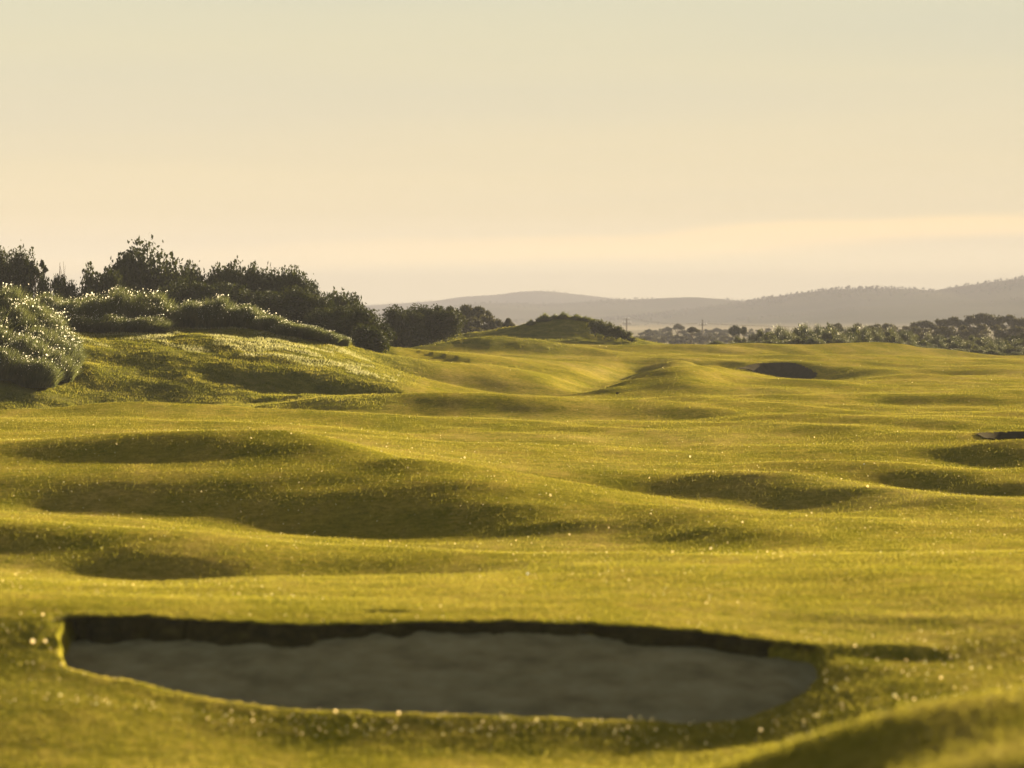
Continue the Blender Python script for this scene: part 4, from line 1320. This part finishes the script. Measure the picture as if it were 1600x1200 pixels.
X, Y = visible_points(470000, 21, 330, 1, power=.8)
m = rough_mask(X, Y) < .5
blades("fairway_grass", X[m], Y[m], .022 + .00030 * Y[m], .006, M_blade, 2, lean=.5)
X, Y = visible_points(90000, 160, 235, 3, -80, 720)
m = rough_mask(X, Y) ** 1.5 > R.uniform(0, 1, len(X))
blades("rough_grass", X[m], Y[m], .085, .010, M_rough, 4, per=3, spread=.06)
X, Y = visible_points(30000, 290, 372, 5, 560, 1050)
m = rough_mask(X, Y) ** 2 * .8 > R.uniform(0, 1, len(X))
blades("rough_grass", X[m], Y[m], .13, .014, M_rough, 6, per=2, spread=.08)

M_rough_pale = leaf_material("pale_rough_blade", (.19, .185, .075), (.30, .28, .15), .5, (1.0, 1.0, .9), .6)
X, Y = visible_points(26000, 183, 204, 7, 60, 640)
m = (NZ[5](X / 2.2, Y / 2.0) + .5 * NZ[6](X / 6, Y / 5) > .02) & (rough_mask(X, Y) > .6) & (NZ[4](X / 9, Y / 6) > -.25)
blades("pale_rough_grass", X[m], Y[m], .13, .012, M_rough_pale, 8, per=2, spread=.05)  # paler blades in patches over the hill's upper slope

def dew(n, y0, y1, seed, size, power=1.0, x0=-60, x1=1660):
    r = np.random.RandomState(seed)
    X, Y = visible_points(n, y0, y1, seed, x0, x1, power)
    dens = NZ[5](X / 4.0, Y / 7.0) + .8 * NZ[6](X / 11, Y / 15)
    k = (~in_bunker(X, Y, .02)) & (dens + r.uniform(-.5, .5, n) > .05)
    X, Y = X[k], Y[k]; n = len(X)
    Z = height(X, Y) + r.uniform(.02, .05, n)
    S = size * np.exp(r.normal(0, .45, n)) * (Y / 60) ** .35
    d = np.array([SUN_DIR.x, SUN_DIR.y, SUN_DIR.z])
    p = r.normal(0, 1, (n, 3)); p /= np.linalg.norm(p, axis=1)[:, None]
    q = np.cross(p, r.normal(0, 1, (n, 3))); q /= np.linalg.norm(q, axis=1)[:, None]
    s = np.cross(p, q)
    c0 = np.stack([X, Y, Z], 1); S = S[:, None]
    V = np.stack([c0 + p * S, c0 - p * S, c0 + q * S, c0 - q * S, c0 + s * S, c0 - s * S], 1)
    f = np.array([(0, 2, 4), (2, 1, 4), (1, 3, 4), (3, 0, 4), (2, 0, 5), (1, 2, 5), (3, 1, 5), (0, 3, 5)])
    FF = (f[None] + (np.arange(n) * 6)[:, None, None]).reshape(-1, 3)
    return V.reshape(-1, 3), FF
v, f = join([dew(5200, 34, 130, 21, .0065), dew(1700, 36, 47, 31, .009), dew(300, 36, 46, 33, .014), dew(160, 21, 33, 34, .010), dew(1800, 38.4, 42.2, 35, .008), dew(260, 38.4, 42, 36, .014), dew(500, 36, 110, 22, .011), dew(900, 100, 330, 23, .009)])
tag(link("dew_glint_flecks", mesh_np("dew_glint_flecks", v, f, M_dew)), kind='stuff')  # bright flecks painted in place of glinting dew drops

# small white balls and the little clod
def ico(radius, squash=1.0, seed=0, rough=0.0, sub=2):
    import bmesh
    bm = bmesh.new(); bmesh.ops.create_icosphere(bm, subdivisions=sub, radius=radius)
    r = random.Random(seed)
    for v in bm.verts:
        k = 1 + r.uniform(-rough, rough); v.co *= k; v.co.z *= squash
    me = bpy.data.meshes.new("ball"); bm.to_mesh(me); bm.free()
    return me
for x, y, lb in [(824, 894, "small white ball on open grass above the big bunker"), (1350, 727, "small white ball on the pale swell at the right")]:
    p = hit(x, y)
    me = ico(.0215, 1, 0, 0, 3); me.materials.append(M_white)
    for pl in me.polygons: pl.use_smooth = True
    tag(link("small_white_ball", me, loc=(p[0], p[1], gz(*p) + .035)), lb, "ball", "small white balls on the fairway")
p = hit(965, 614)
me = ico(.11, .6, 3, .3); me.materials.append(M_clod)
tag(link("turf_clod", me, loc=(p[0], p[1], gz(*p) + .05)), "tiny dark clod lying alone on the middle fairway", "clod")

# look-alikes that would share a label are told apart by their order from the left
def tell_apart():
    ORD = ["leftmost", "second from left", "third from left", "fourth from left", "fifth from left", "sixth from left", "seventh from left", "eighth from left", "ninth from left", "tenth from left", "eleventh from left", "twelfth from left"]
    by = {}
    for o in list(COL.objects):
        if "label" in o and o.parent is None: by.setdefault(o["label"], []).append(o)
    for lb, L_ in by.items():
        if len(L_) > 1:
            L_.sort(key=lambda o: o.location.x / max(o.location.y, 1))
            n = len(L_)
            for i, o in enumerate(L_):
                w = "rightmost" if i == n - 1 else (ORD[i] if i < len(ORD) else "%dth from left" % (i + 1))
                o["label"] = "%s, %s" % (lb, w)
tell_apart()

# ------------------------------------------------------------------ haze
def build_haze():
    m = bpy.data.materials.new("haze"); m.use_nodes = True
    nt = m.node_tree; nt.nodes.clear()
    out = nt.nodes.new("ShaderNodeOutputMaterial")
    pv = nt.nodes.new("ShaderNodeVolumePrincipled")
    pv.inputs["Color"].default_value = (.37, .37, .435, 1)
    pv.inputs["Density"].default_value = HAZE_D
    pv.inputs["Anisotropy"].default_value = -0.35
    nt.links.new(pv.outputs[0], out.inputs["Volume"])
    v, f = box(0, 0, (HAZE_TOP + 4.6 - 14) / 2, 13600, 13600, HAZE_TOP + 4.6 + 14)
    o = link("haze", mesh_np("haze", v, f, m)); tag(o, kind='stuff')
build_haze()
